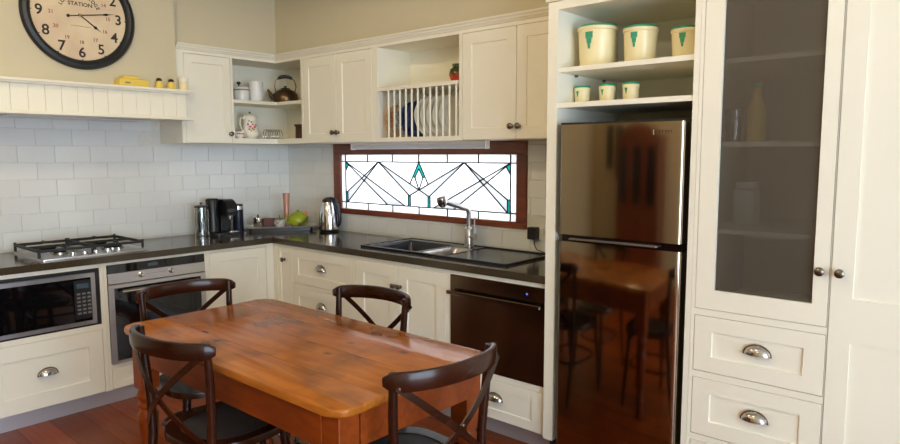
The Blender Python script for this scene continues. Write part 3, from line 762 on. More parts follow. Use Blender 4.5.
def fdoor(z0, z1, name):
    pl = [(A0, -0.556), (A0, -0.618)]+arc((A0+0.012, -0.618), 0.012, PI, 1.5*PI, 4)+arc((A1-0.020, -0.610), 0.020, 1.5*PI, 2*PI, 6)+[(A1, -0.556)]
    return MB().prism(pl, z0, z1).build(name, M['fridge'], fr, smooth=True)
fz = fdoor(1.098, 1.588, 'freezer_door'); fd = fdoor(0.075, 1.066, 'fridge_door')
MB().box(A0, A1, -0.622, -0.556, 1.588, 1.597).build('top_cap', M['black'], fz)
gr = MB().box(A0+0.004, A1-0.004, -0.606, -0.556, 1.066, 1.098).build('grip_recess', M['blackglass'], fr)
MB().box(A0+0.05, A1-0.10, -0.632, -0.606, 1.074, 1.082, bev=0.003).build('grip_bar', M['steel'], gr)
MB().box(A0+0.02, A1-0.02, -0.55, -0.10, 0.0, 0.075).build('plinth', M['black'], fr)
for x in (A0+0.03, A1-0.03): MB().lathe([(0.016, 0), (0.016, 0.03)], at(x, -0.52, 0), 12).build('foot', M['black'], fr)
MB().box(3.388, 3.392, -0.6312, -0.6296, 1.536, 1.556).build('emblem', M['silverprint'], fz)
bd = MB()
for i, w_ in enumerate((0.006, 0.009, 0.009, 0.008, 0.009, 0.004)):
    x = 3.400+i*0.0125; bd.box(x, x+w_*0.35, -0.6308, -0.6296, 1.540, 1.552).box(x, x+w_, -0.6308, -0.6296, 1.549, 1.552)
bd.build('badge_lettering', M['ink'], fz)

t = thing('pantry_cabinet', (3.8, -0.3, 0), 'tall cream pantry with a wire mesh door over three drawers', 'cabinet')
P0, P1 = 3.5575, 4.041
od = (3.572, 4.0395, 0.846, 2.105)
ods = [(3.572, 4.0395, 0.592, 0.820), (3.572, 4.0395, 0.328, 0.566), (3.572, 4.0395, 0.10, 0.303)]
framed(t, m, P0, P1, 0.09, 2.135, [od]+ods)
shelfbox(t, m, P0, P1, 0.09, 2.135, 0.59, shelves=((0.838, -0.02), (1.166, -0.03), (1.503, -0.03), (1.818, -0.03)))
for o in ods: drawer(t, m, *o, fw_=0.068, cp=((o[0]+o[1])/2+0.008, (o[2]+o[3])/2+0.008), fwz=0.06)
# mesh door: frame plus screen
d = framed(t, m, od[0]+G, od[1]-G, od[2]+G, od[3]-G, [(3.644, 3.988, 0.925, 2.032)], -0.018, 0.0, name='door')
knob(m, 4.010, 1.046).build('knob', M['pewter'], d, smooth=True)
MB().box(3.642, 3.990, -0.0130, -0.0122, 0.923, 2.034, m=m).build('mesh_screen', M['mesh'], d)
MB().box(P0, 4.75, -0.06, -0.05, 0.0, 0.09, m=m).build('plinth', M['paint'], t)
t = thing('tall_cupboard', (4.4, -0.3, 0), 'tall cream cupboard with a plain two-panel door beside the mesh pantry', 'cabinet')
framed(t, m, 4.042, 4.75, 0.09, 2.135, [(4.0425, 4.70, 0.10, 2.105)]); shelfbox(t, m, 4.042, 4.75, 0.09, 2.135, 0.59)
d = framed(t, m, 4.0425+G, 4.70-G, 0.10+G, 2.105-G, [(4.112, 4.63, 0.16, 0.802), (4.112, 4.63, 0.958, 2.04)], -0.018, 0.0, name='door')
for a, b_ in ((0.16, 0.802), (0.958, 2.04)): MB().box(4.112, 4.63, -0.016, -0.007, a, b_, m=m).build('panel', M['paint'], d)
knob(m, 4.072, 1.046).build('knob', M['pewter'], d, smooth=True)

# ------------------------------------------------------------------ cooktop
ck = thing('gas_cooktop', (0.32, -1.63, WT), 'stainless gas cooktop with black cast iron trivets', 'cooktop')
KX0, KX1, KY0, KY1 = 0.085, 0.572, -2.005, -1.425
MB().prism(rrect(KX0, KX1, KY0, KY1, 0.015), WT+0.0005, WT+0.010, bev=0.004).build('hob_plate', M['steel'], ck, smooth=True)
burn = [(0.20, -1.86, 0.052), (0.20, -1.57, 0.045), (0.40, -1.86, 0.040), (0.40, -1.57, 0.056)]
for bx, by, r in burn:
    bb = MB().lathe([(r*1.1, 0), (r*1.1, 0.012), (r*0.85, 0.016), (r*0.8, 0.018)], at(bx, by, WT+0.010), 20).build('burner', M['nickel'], ck, smooth=True)
    MB().lathe([(r*0.92, 0.018), (r*0.95, 0.026), (r*0.6, 0.030), (0, 0.030)], at(bx, by, WT+0.010), 20).build('burner_cap', M['blackdull'], bb, smooth=True)
for (ya, yb) in ((-1.995, -1.720), (-1.710, -1.435)):
    g = MB(); zt = WT+0.058; w = 0.0068
    pts = [(0.095, ya), (0.505, ya), (0.505, yb), (0.095, yb)]
    for i in range(4):
        (xa, y0_), (xb, y1_) = pts[i], pts[(i+1) % 4]
        g.tube([(xa, y0_, zt-0.010), (xb, y1_, zt-0.010)], 0, flat=(2*w, 2*w, (0, 0, 1)))
    for (xa, y0_) in pts:
        g.tube([(xa, y0_, WT+0.0105), (xa, y0_, zt+0.004)], w*1.15, 8)
    ym = (ya+yb)/2
    for bx in (0.20, 0.40):
        g.tube([(bx, ya, zt-0.010), (bx, ya+0.03, zt), (bx, ym-0.025, zt)], w, 6); g.tube([(bx, yb, zt-0.010), (bx, yb-0.03, zt), (bx, ym+0.025, zt)], w, 6)
    for xa, xb in ((0.095, 0.175), (0.505, 0.425)):
        g.tube([(xa, ym, zt-0.010), ((xa*2+xb)/3, ym, zt), (xb, ym, zt)], w, 6)
    g.tube([(0.30, ya, zt-0.010), (0.30, yb, zt-0.010)], 0, flat=(2*w, 2*w, (0, 0, 1)))
    g.build('trivet', M['blackdull'], ck)
for i in range(5):
    MB().lathe([(0.017, 0), (0.017, 0.005), (0.014, 0.007), (0.013, 0.022), (0.010, 0.025), (0, 0.025)], at(0.543, -1.84+i*0.062, WT+0.010), 16).build('knob', M['chrome'], ck, smooth=True)

# ------------------------------------------------------------------ sink and mixer tap
sk = thing('kitchen_sink', (1.95, -0.28, WT), 'black composite sink with one and a half bowls and a drainer', 'sink')
sm = MB(); zt = WT+0.009
B1 = (1.505, 1.885, -0.465, -0.125); B2 = (1.925, 2.095, -0.465, -0.175)
us = [SX0, B1[0], B1[1], B2[0], B2[1], SX1]
sm.box(SX0, B1[0], SY0, SY1, WT+0.0006, zt).box(B1[1], B2[0], SY0, SY1, WT+0.0006, zt).box(B2[1], SX1, SY0, SY1, WT+0.0006, zt-0.004)
for b_ in (B1, B2):
    sm.box(b_[0], b_[1], SY0, b_[2], WT+0.0006, zt).box(b_[0], b_[1], b_[3], SY1, WT+0.0006, zt)
for (a, b_, c_, d_) in ((SX0, SX1, SY0, SY0+0.010), (SX0, SX1, SY1-0.010, SY1), (SX0, SX0+0.01, SY0, SY1), (SX1-0.010, SX1, SY0, SY1)):
    sm.box(a, b_, c_, d_, WT+0.0006, zt+0.004, bev=0.002)
sm.build('deck', M['sink'], sk)
def bowl(b_, depth, mt):
    o = MB(); v = []
    for (ins, z) in ((0, zt-0.001), (0.012, zt-0.02), (0.02, zt-depth+0.02), (0.045, zt-depth)):
        v.append([o.bm.verts.new((x, y, z)) for x, y in rrect(b_[0]+ins, b_[1]-ins, b_[2]+ins, b_[3]-ins, 0.03, 4)])
    for a, c_ in zip(v, v[1:]):
        n = len(a)
        for i in range(n): o.face([a[i], a[(i+1) % n], c_[(i+1) % n], c_[i]])
    o.face(v[-1]); return o.build('bowl', mt, sk, smooth=True)
bw = bowl(B1, 0.18, M['sink']); MB().lathe([(0.035, 0), (0.03, 0.003), (0, 0.002)], at(1.695, -0.295, zt-0.18), 18).build('drain', M['chrome'], bw)
bw = bowl(B2, 0.13, M['steel']); MB().lathe([(0.03, 0), (0.026, 0.003), (0, 0.002)], at(2.01, -0.32, zt-0.13), 18).build('drain', M['chrome'], bw)
tp = thing('mixer_tap', (1.985, -0.097, zt), 'brushed steel mixer tap with an angled pull-out spout', 'tap')
bx, by = 1.985, -0.097; zt += 0.0004
MB().lathe([(0.031, 0), (0.031, 0.006), (0.027, 0.010), (0.027, 0.105), (0.024, 0.112), (0.016, 0.118)], at(bx, by, zt), 20).build('body', M['steel'], tp, smooth=True)
sp_ = MB().tube([(bx, by, zt+0.10), (bx, by, zt+0.195), (bx, by-0.004, zt+0.212), (bx, by-0.016, zt+0.228), (bx, by-0.033, zt+0.236), (bx-0.002, by-0.215, zt+0.285)], 0.0155, 14).build('spout', M['steel'], tp, smooth=True)
ax = Vector((-0.002, -0.182, 0.049)).normalized(); q0 = Vector((bx-0.002, by-0.205, zt+0.282))
def along(p0, dirv):
    q = dirv.to_track_quat('Z', 'Y').to_matrix(); return lambda a, b, h: p0+q @ Vector((a, b, h))
MB().lathe([(0.0155, 0), (0.0195, 0.01), (0.020, 0.03), (0.017, 0.045), (0.0, 0.048)], along(q0, ax), 16).build('spray_collar', M['steel'], sp_, smooth=True)
q1 = q0+ax*0.045
MB().lathe([(0.0, -0.044), (0.016, -0.042), (0.026, -0.028), (0.030, -0.004), (0.027, 0.016), (0.0, 0.022)], along(q1+Vector((0, 0, 0.004)), Vector((0, -0.35, 0.94))), 18).build('spray_head', M['chrome'], sp_, smooth=True)
lv = MB().tube([(bx, by, zt+0.062), (bx+0.052, by, zt+0.062)], 0.020, 16)
lv.build('cartridge', M['steel'], tp, smooth=True)
MB().tube([(bx+0.042, by, zt+0.075), (bx+0.045, by, zt+0.185)], [0.0055, 0.0042], 10).build('lever', M['steel'], tp, smooth=True)
# socket with a plugged adapter behind the drainer
ps = thing('power_outlet', (2.42, -0.0105, 1.0), 'white wall power outlet beside the window', 'power outlet')
MB().box(2.372, 2.470, -0.0165, -0.0108, 0.963, 1.037, bev=0.002).build('plate', M['white'], ps)
ad = thing('plug_adapter', (2.42, -0.02, 0.97), 'black plug adapter with a dangling cord in the wall outlet', 'adapter')
MB().box(2.392, 2.448, -0.066, -0.0168, 0.968, 1.040, bev=0.006, seg=2).build('body', M['black'], ad)
MB().tube([(2.43, -0.045, 0.97), (2.432, -0.048, 0.94), (2.45, -0.05, 0.912), (2.50, -0.045, 0.897), (2.60, -0.04, 0.889), (2.80, -0.04, 0.8885)], 0.0032, 8).build('cord', M['black'], ad, smooth=True)
# strip lamp below the upper cabinets
lp = thing('under_cabinet_light', (1.60, -0.20, 1.48), 'white tubular strip light below the plate rack', 'lamp')
MB().tube([(1.035, -0.20, 1.508), (2.20, -0.20, 1.508)], 0.0165, 14).build('tube', M['tubewhite'], lp, smooth=True)
MB().box(1.03, 2.205, -0.215, -0.185, 1.520, ZB-0.001).build('housing', M['white'], lp)
for x in (1.027, 2.196): MB().box(x, x+0.014, -0.219, -0.181, 1.489, ZB-0.001, bev=0.003).build('end_cap', M['white'], lp)

# ------------------------------------------------------------------ wall clock
rot = Matrix(((0, 0, 1), (1, 0, 0), (0, 1, 0))).to_euler()     # local x = +y, local y = +z, local z = +x (out of the wall)
cl = thing('wall_clock', (0.361, -1.666, 2.259), 'large round wall clock with a parchment dial and black rim', 'clock', rot=rot)
RO = 0.306
MB().lathe([(0.252, 0.0), (RO-0.004, 0.0), (RO, 0.006), (RO, 0.020), (RO-0.010, 0.034), (RO-0.028, 0.038), (RO-0.044, 0.030), (RO-0.050, 0.018), (0.252, 0.010), (0.252, 0.0)], seg=72, cap=False).build('rim', M['rim'], cl, local=True, smooth=True)
MB().lathe([(0.2625, 0.004), (0.2625, 0.0125), (0, 0.0125)], seg=64).build('dial', M['face'], cl, local=True)
def text(body, size, x, y, z, mt, name, parent, ang=0.0, scx=1.0, bold=0.02):
    cu = bpy.data.curves.new('lettering', 'FONT'); cu.body = body; cu.size = size; cu.align_x = 'CENTER'; cu.align_y = 'CENTER'; cu.extrude = 0.0003; cu.offset = size*bold; cu.resolution_u = 3
    tmp = bpy.data.objects.new('lettering', cu); C.objects.link(tmp)
    bpy.context.view_layer.update()
    me = bpy.data.meshes.new_from_object(tmp.evaluated_get(bpy.context.evaluated_depsgraph_get()))
    bpy.data.objects.remove(tmp); bpy.data.curves.remove(cu)
    me.transform(Matrix.Translation((x, y, z)) @ Matrix.Rotation(ang, 4, 'Z') @ Matrix.Diagonal((scx, 1, 1, 1)))
    me.materials.clear(); me.materials.append(mt); me.name = name
    o = bpy.data.objects.new(name, me); C.objects.link(o); o.parent = parent; return o
ZD = 0.0131
for h in range(1, 13):
    a = PI/2-h*PI/6
    text(str(h), 0.080, 0.212*math.cos(a), 0.212*math.sin(a), ZD, M['ink'], 'numeral', cl)
    text(str(h+12), 0.028, 0.152*math.cos(a), 0.152*math.sin(a), ZD, M['redink'], 'small_numeral', cl)
    MB().lathe([(0.0035, 0), (0.0035, 0.0006), (0, 0.0006)], at(0.251*math.cos(a), 0.251*math.sin(a), 0.0126), 10).build('hour_dot', M['ink'], cl, local=True)
text('STATION', 0.030, 0.004, 0.062, ZD, M['ink'], 'lettering', cl, scx=1.05)
arcw = 'LONDON BRIDGE'
for i, ch in enumerate(arcw):
    if ch == ' ': continue
    a = R(152)-R(124)*i/(len(arcw)-1)
    text(ch, 0.028, 0.112*math.cos(a), 0.112*math.sin(a), ZD, M['ink'], 'lettering', cl, ang=a-PI/2)
MB().tube([(-0.052+0.0087*i, -0.062+(0.0028 if i % 2 else -0.0018), 0.0128) for i in range(13)], 0.0008, 4).build('maker_script', M['ink'], cl, local=True)
def hand(ang, L, w, tail, name, z):
    d = (math.sin(ang), math.cos(ang)); n_ = (d[1], -d[0])
    def P(l, s_): return (d[0]*l+n_[0]*s_, d[1]*l+n_[1]*s_)
    mb = MB().prism([P(-tail, -w*0.35), P(L*0.62, -w*0.4), P(L*0.72, -w*1.1), P(L*0.80, -w*0.3), P(L, 0), P(L*0.80, w*0.3), P(L*0.72, w*1.1), P(L*0.62, w*0.4), P(-tail, w*0.35)], z, z+0.0015)
    if tail > 0.03:
        c0 = P(-tail, 0); mb.lathe([(0.009, 0), (0.009, 0.0018), (0, 0.0018)], at(c0[0], c0[1], z), 14)
    return mb.build(name, M['hand'], cl, local=True)
mn = 13.4; hand(2*PI*(4+mn/60)/12, 0.140, 0.0085, 0.012, 'hour_hand', 0.0150); hand(2*PI*mn/60, 0.200, 0.0068, 0.066, 'minute_hand', 0.0175)
MB().lathe([(0.007, 0.0126), (0.007, 0.0200), (0.004, 0.022), (0, 0.022)], seg=16).build('hub', M['brass'], cl, local=True, smooth=True)

# ------------------------------------------------------------------ dining table
TZ = 0.74; TX0, TX1, TY0, TY1 = 1.685, 3.128, -2.062, -1.345
tb = thing('dining_table', ((TX0+TX1)/2, (TY0+TY1)/2, 0), 'honey pine farmhouse table with rounded corners and turned legs', 'table')
ys = [TY0, -1.883, -1.678, -1.512, TY1]
for i in range(4):
    a, b_ = ys[i], ys[i+1]
    rr = [0.055, 0.055, 0, 0] if i == 0 else ([0, 0, 0.055, 0.055] if i == 3 else [0, 0, 0, 0])
    g = 0.0006
    mb = MB().prism(rrect(TX0, TX1, a+(g if i else 0), b_-(g if i < 3 else 0), rr, 8), TZ-0.026, TZ)
    es = [e for e in mb.bm.edges if abs(e.verts[0].co.z-e.verts[1].co.z) < 1e-6 and not (abs(e.verts[0].co.y-e.verts[1].co.y) < 1e-6 and TY0+0.01 < e.verts[0].co.y < TY1-0.01)]
    bmesh.ops.bevel(mb.bm, geom=es, offset=0.008, segments=3, affect='EDGES', profile=0.5)
    mb.build('top_board', M['table'], tb, smooth=True)
LX, LY = (TX0+0.075, TX1-0.075), (TY0+0.07, TY1-0.07); H = 0.039
legp = [(0.030, 0.0), (0.034, 0.02), (0.026, 0.05), (0.024, 0.08), (0.034, 0.10), (0.034, 0.115), (0.026, 0.13), (0.032, 0.26), (0.040, 0.38), (0.041, 0.42), (0.033, 0.446), (0.030, 0.450), (0.041, 0.462), (0.041, 0.476), (0.031, 0.486), (0.040, 0.503), (0.043, 0.520), (0.038, 0.540), (0.032, 0.556)]
for x in LX:
    for y in LY:
        l = MB().lathe([(r_, h_*0.845) for r_, h_ in legp], at(x, y, 0), 20)
        l.box(x-H, x+H, y-H, y+H, 0.4698, TZ-0.0262, bev=0.002)
        l.build('leg', M['apron'], tb, smooth=True)
ins = 0.006
for y in LY:
    s_ = -1 if y == LY[0] else 1
    yo = y+s_*(H-ins); MB().box(LX[0]+H, LX[1]-H, yo-0.011, yo+0.011, 0.596, TZ-0.0262).build('apron', M['apron'], tb)
for x in LX:
    s_ = -1 if x == LX[0] else 1
    xo = x+s_*(H-ins); MB().box(xo-0.011, xo+0.011, LY[0]+H, LY[1]-H, 0.596, TZ-0.0262).build('apron', M['apron'], tb)

# ------------------------------------------------------------------ crossback chairs
def make_chair(label):
    c = thing('crossback_chair', (0, 0, 0), label, 'chair', 'crossback chairs around the table')
    def sup(a, b, e, n=40, cy=0.0):
        out = []
        for i in range(n):
            t_ = 2*PI*i/n; co, si = math.cos(t_), math.sin(t_)
            wf = 1.0+0.06*si
            out.append((wf*a*math.copysign(abs(co)**(2/e), co), cy+b*math.copysign(abs(si)**(2/e), si)))
        return out
    sr = MB(); o1, o2 = sup(0.207, 0.205, 2.7), sup(0.160, 0.158, 2.5)
    n = len(o1); R_ = []
    for pl, z in ((o2, 0.432), (o1, 0.432), (o1, 0.450), ([(x*0.985, y*0.985) for x, y in o1], 0.458), (o2, 0.458)): R_.append([sr.bm.verts.new((x, y, z)) for x, y in pl])
    for a, b in zip(R_, R_[1:]+R_[:1]):
        for i in range(n): sr.face([a[i], a[(i+1) % n], b[(i+1) % n], b[i]])
    seat = sr.build('seat', M['chair'], c, local=True, smooth=True)
    rp = MB()
    rp.prism(sup(0.1595, 0.1575, 2.5), 0.436, 0.4545); rp.build('woven_seat', M['rattan'], seat, local=True)
    for s_ in (-1, 1):
        MB().tube([(s_*0.150, 0.140, 0.434), (s_*0.168, 0.158, 0.22), (s_*0.185, 0.178, 0.0)], [0.018, 0.0165, 0.013], 12).build('leg', M['chair'], c, local=True, smooth=True)
        MB().tube([(s_*0.190, -0.250, 0.0), (s_*0.186, -0.212, 0.22), (s_*0.184, -0.190, 0.44), (s_*0.190, -0.188, 0.56), (s_*0.200, -0.196, 0.70), (s_*0.206, -0.206, 0.838)], [0.013, 0.016, 0.0165, 0.0155, 0.0150, 0.0135], 12).build('leg', M['chair'], c, local=True, smooth=True)
    pts = []
    for i in range(29):
        u = -1+2*i/28; a = u*R(66)
        pts.append((0.228*math.sin(a)/math.sin(R(66)), -0.202-0.088*(math.cos(a)-math.cos(R(66)))/(1-math.cos(R(66)))+0.018*abs(u)**6-0.004, 0.815+0.006*(1-u*u)))
    rail = MB().tube(pts, 0, flat=(0.024, 0.062, (0, 0, 1), 'round')).build('top_rail', M['chair'], c, local=True, smooth=True)
    for s_ in (-1, 1):
        sp = []
        for i in range(17):
            u = i/16; x = s_*(0.214-0.399*u); z = 0.806-0.335*u
            y = -0.230-0.045*math.sin(PI*min(1, u*1.02))+0.028*u**2-(0.0045 if s_ > 0 else 0.0)
            sp.append((x, y, z))
        MB().tube(sp, 0, flat=(0.022, 0.0065, (0, 1, 0))).build('cross_strap', M['chair'], c, local=True)
        MB().lathe([(0.0055, 0), (0.0055, 0.003), (0.003, 0.005), (0, 0.005)], lambda a, b, h, s_=s_: (s_*0.206+a, -0.2345-h, 0.800+b), 10).build('bolt', M['pewter'], rail, local=True, smooth=True)
    MB().lathe([(0.006, 0), (0.006, 0.003), (0.003, 0.005), (0, 0.005)], lambda a, b, h: (0.012+a, -0.2745-h, 0.640+b), 10).build('bolt', M['pewter'], rail, local=True, smooth=True)
    # bentwood hoop that braces the four legs
    hp = []
    for i in range(28):
        t_ = 2*PI*i/28; co, si = math.cos(t_), math.sin(t_)
        hp.append((0.171*math.copysign(abs(co)**0.62, co), -0.022+0.180*math.copysign(abs(si)**0.62, si), 0.235))
    MB().tube(hp, 0.0095, 8, closed=True).build('stretcher_hoop', M['chair'], c, local=True, smooth=True)
    for s_ in (-1, 1):
        br = [(s_*0.160, 0.148, 0.330), (s_*0.150, 0.135, 0.385), (s_*0.125, 0.115, 0.418), (s_*0.085, 0.10, 0.431)]
        MB().tube(br, 0.008, 8).build('brace', M['chair'], c, local=True, smooth=True)
    return c
spots = [(2.319, -1.943, 5, 'dark walnut crossback chair on the long table side away from the cabinets'),
         (1.785, -1.728, -96, 'dark walnut crossback chair at the table end in front of the oven'),
         (2.368, -1.445, 184, 'dark walnut crossback chair on the long table side facing the sink cabinet'),
         (3.020, -1.708, 86, 'dark walnut crossback chair at the table end opposite the oven')]
ch0 = make_chair(spots[0][3])
for i, (x, y, a, lab) in enumerate(spots):
    o = ch0 if i == 0 else copy_tree(ch0)
    o.location = (x, y, 0); o.rotation_euler = (0, 0, R(a)); o['label'] = lab

# ------------------------------------------------------------------ things on the mantel
MZ = 1.8725
b = thing('butter_dish', (0.405, -1.41, MZ), 'yellow lidded butter dish on the mantel shelf', 'butter dish')
MB().box(0.362, 0.448, -1.495, -1.320, MZ, MZ+0.040, bev=0.004, seg=2).build('base', M['yellow'], b)
MB().box(0.372, 0.440, -1.470, -1.375, MZ+0.040, MZ+0.060, bev=0.006, seg=2).build('lid', M['yellow'], b)
MB().box(0.448, 0.4492, -1.463, -1.433, MZ+0.014, MZ+0.022).build('name_plate', M['greyprint'], b)
for i, yy in enumerate((-1.237, -1.160)):
    s_ = thing('shaker', (0.405, yy, MZ), 'yellow shaker with a black cap next to the %s' % ('butter dish', 'cream pot')[i], 'shaker', 'yellow shakers on the mantel')
    MB().lathe([(0.024, 0), (0.026, 0.003), (0.022, 0.030), (0.016, 0.046)], at(0.405, yy, MZ), 18).build('body', M['yellow'], s_, smooth=True)
    MB().lathe([(0.0165, 0.0465), (0.0165, 0.056), (0.011, 0.064), (0, 0.066)], at(0.405, yy, MZ), 18).build('cap', M['black'], s_, smooth=True)
cn = thing('cream_pot', (0.405, -1.078, MZ), 'small cream lidded pot at the end of the mantel', 'pot')
MB().lathe([(0.027, 0), (0.029, 0.004), (0.029, 0.050)], at(0.405, -1.078, MZ), 20).build('body', M['cream'], cn, smooth=True)
MB().lathe([(0.031, 0.0505), (0.031, 0.072), (0.026, 0.080), (0, 0.081)], at(0.405, -1.078, MZ), 20).build('lid', M['chintz'], cn, smooth=True)

# ------------------------------------------------------------------ corner shelf crockery
Z2, Z1 = 1.8455, 1.5745
p = thing('enamel_pot', (0.18, -0.525, Z2), 'white enamel pot with a black lid knob on the corner shelf', 'pot')
MB().lathe([(0.050, 0), (0.055, 0.006), (0.056, 0.085), (0.058, 0.088)], at(0.18, -0.525, Z2), 24).build('body', M['enamel'], p, smooth=True)
l = MB().lathe([(0.0585, 0.0885), (0.056, 0.098), (0.03, 0.112), (0, 0.114)], at(0.18, -0.525, Z2), 24).build('lid', M['enamel'], p, smooth=True)
MB().lathe([(0.006, 0.113), (0.006, 0.120), (0.014, 0.126), (0.015, 0.136), (0.010, 0.142), (0, 0.143)], at(0.18, -0.545, Z2), 14).build('lid_knob', M['black'], l, smooth=True)
MB().lathe([(0.0568, 0.078), (0.0575, 0.080), (0.0575, 0.084), (0.0568, 0.086)], at(0.18, -0.525, Z2), 24, cap=False).build('band', M['greyprint'], p, smooth=True)
solid('utensil_jar', MB().lathe([(0.048, 0), (0.0505, 0.005), (0.0505, 0.150), (0.047, 0.150), (0.046, 0.012), (0, 0.012)], at(0.19, -0.408, Z2), 28), M['enamel'], 'plain white cylindrical jar between the enamel pot and stovetop kettle', 'jar', (0.19, -0.408, Z2), smooth=True)
g = thing('milk_jug', (0.085, -0.320, Z2), 'small pale jug with a looped white handle tucked behind the stovetop kettle', 'jug')
MB().lathe([(0.03, 0), (0.036, 0.02), (0.030, 0.08), (0.034, 0.13), (0.031, 0.13), (0.027, 0.08), (0.03, 0.02), (0, 0.01)], at(0.085, -0.320, Z2), 20).build('body', M['white'], g, smooth=True)
MB().tube([(0.116, -0.322, Z2+0.12), (0.148, -0.328, Z2+0.116), (0.155, -0.330, Z2+0.09), (0.140, -0.328, Z2+0.055), (0.112, -0.322, Z2+0.04)], 0.0055, 8).build('handle', M['white'], g, smooth=True)
kx, ky = 0.240, -0.185
k = thing('bronze_kettle', (kx, ky, Z2), 'old bronzed stovetop kettle with a black arched handle', 'kettle')
MB().lathe([(0.082, 0), (0.092, 0.008), (0.098, 0.040), (0.090, 0.074), (0.062, 0.098), (0.036, 0.108)], at(kx, ky, Z2), 28).build('body', M['bronze'], k, smooth=True)
l = MB().lathe([(0.038, 0.1085), (0.034, 0.115), (0.012, 0.121), (0, 0.122)], at(kx, ky, Z2), 22).build('lid', M['bronze'], k, smooth=True)
MB().lathe([(0.006, 0.121), (0.011, 0.127), (0.009, 0.133), (0, 0.135)], at(kx, ky, Z2), 12).build('lid_knob', M['black'], l, smooth=True)
e1 = Vector((0.62, 0.78, 0))
def ke(s_, z): return (kx+e1.x*s_, ky+e1.y*s_, Z2+z)
MB().tube([ke(-0.075, 0.03), ke(-0.105, 0.055), ke(-0.118, 0.085), ke(-0.132, 0.105)], [0.020, 0.015, 0.011, 0.009], 12).build('spout', M['bronze'], k, smooth=True)
hd_ = MB().tube([ke(-0.070, 0.085), ke(-0.080, 0.13), ke(-0.068, 0.175), ke(-0.04, 0.196), ke(0.0, 0.203), ke(0.04, 0.196), ke(0.068, 0.175), ke(0.080, 0.13), ke(0.070, 0.085)], 0.005, 8).build('handle', M['bronze'], k, smooth=True)
MB().tube([ke(-0.052, 0.191), ke(-0.025, 0.201), ke(0.0, 0.204), ke(0.025, 0.201), ke(0.052, 0.191)], [0.011, 0.0135, 0.014, 0.0135, 0.011], 12).build('handle_grip', M['black'], hd_, smooth=True)
px, py = 0.19, -0.468
p = thing('coffee_pot', (px, py, Z1), 'tall floral china coffee pot on the lower corner shelf', 'coffee pot')
MB().lathe([(0.042, 0), (0.050, 0.006), (0.066, 0.026), (0.068, 0.044), (0.056, 0.072), (0.052, 0.105), (0.050, 0.150), (0.055, 0.162)], at(px, py, Z1), 28).build('body', M['chintz'], p, smooth=True)
l = MB().lathe([(0.054, 0.1625), (0.046, 0.174), (0.02, 0.184), (0, 0.186)], at(px, py, Z1), 22).build('lid', M['chintz'], p, smooth=True)
MB().sphere((px, py, Z1+0.192), 0.009).build('lid_knob', M['leaf'], l, smooth=True)
MB().tube([(px, py-0.043, Z1+0.155), (px+0.01, py-0.082, Z1+0.150), (px+0.012, py-0.092, Z1+0.11), (px+0.01, py-0.076, Z1+0.065), (px, py-0.050, Z1+0.05)], 0.0075, 10).build('handle', M['chintz'], p, smooth=True)
MB().tube([(px, py+0.040, Z1+0.07), (px, py+0.058, Z1+0.11), (px, py+0.058, Z1+0.15), (px, py+0.066, Z1+0.165)], [0.015, 0.012, 0.009, 0.007], 10).build('spout', M['chintz'], p, smooth=True)
rr_ = random.Random(11)
def flowers(parent, cx, cy, prof_r, spots_):
    for (ang, z, r, mt) in spots_:
        rad = prof_r(z)
        c0 = Vector((cx+rad*math.cos(ang), cy+rad*math.sin(ang), Z1+z))
        MB().lathe([(r, -0.001), (r*0.8, 0.0012), (0, 0.0018)], along(c0, Vector((math.cos(ang), math.sin(ang), 0))), 9).build('painted_flower', M[mt], parent, smooth=True)
pr_ = lambda z: 0.0675 if z < 0.046 else (0.0675-(z-0.046)*0.43 if z < 0.072 else 0.0562-(z-0.072)*0.11)
flowers(p, px, py, pr_, [(-0.55, 0.088, 0.0105, 'pink'), (-0.2, 0.105, 0.009, 'orange'), (-0.85, 0.105, 0.008, 'purple'), (0.05, 0.085, 0.0095, 'pink'), (-0.38, 0.122, 0.008, 'leaf'), (-0.15, 0.065, 0.009, 'orange'), (-0.65, 0.068, 0.009, 'pink'), (-0.3, 0.075, 0.007, 'leaf'), (-0.05, 0.128, 0.006, 'orange'), (-0.7, 0.130, 0.007, 'purple'), (0.3, 0.1, 0.008, 'purple'), (-0.45, 0.058, 0.006, 'leaf')])
cx, cy = 0.238, -0.592
p = thing('teacup', (cx, cy, Z1), 'small floral teacup standing before the coffee pot', 'cup')
MB().lathe([(0.020, 0), (0.022, 0.004), (0.034, 0.022), (0.039, 0.050), (0.037, 0.050), (0.031, 0.022), (0, 0.008)], at(cx, cy, Z1), 22).build('body', M['chintz'], p, smooth=True)
MB().tube([(cx, cy+0.036, Z1+0.044), (cx, cy+0.058, Z1+0.042), (cx, cy+0.060, Z1+0.026), (cx, cy+0.034, Z1+0.016)], 0.004, 8).build('handle', M['chintz'], p, smooth=True)
flowers(p, cx, cy, lambda z: 0.0335+(z-0.022)*0.18, [(-0.4, 0.036, 0.008, 'pink'), (0.0, 0.034, 0.007, 'orange'), (-0.8, 0.034, 0.007, 'purple'), (0.4, 0.036, 0.008, 'pink')])
tr = thing('toast_rack', (0.23, -0.33, Z1), 'silver wire toast rack on the lower corner shelf', 'toast rack')
MB().box(0.215, 0.290, -0.385, -0.250, Z1+0.006, Z1+0.011, bev=0.002).build('base', M['nickel'], tr)
for i in range(7):
    yy = -0.378+i*0.0205
    MB().tube([(0.22, yy, Z1+0.010), (0.22, yy, Z1+0.045), (0.235, yy, Z1+0.064), (0.2525, yy, Z1+0.070), (0.27, yy, Z1+0.064), (0.285, yy, Z1+0.045), (0.285, yy, Z1+0.010)], 0.0026, 6).build('wire_arch', M['nickel'], tr, smooth=True)
for fx in (0.22, 0.285):
    for fy in (-0.378, -0.257): MB().sphere((fx, fy, Z1+0.0045), 0.0044).build('foot', M['nickel'], tr, smooth=True)
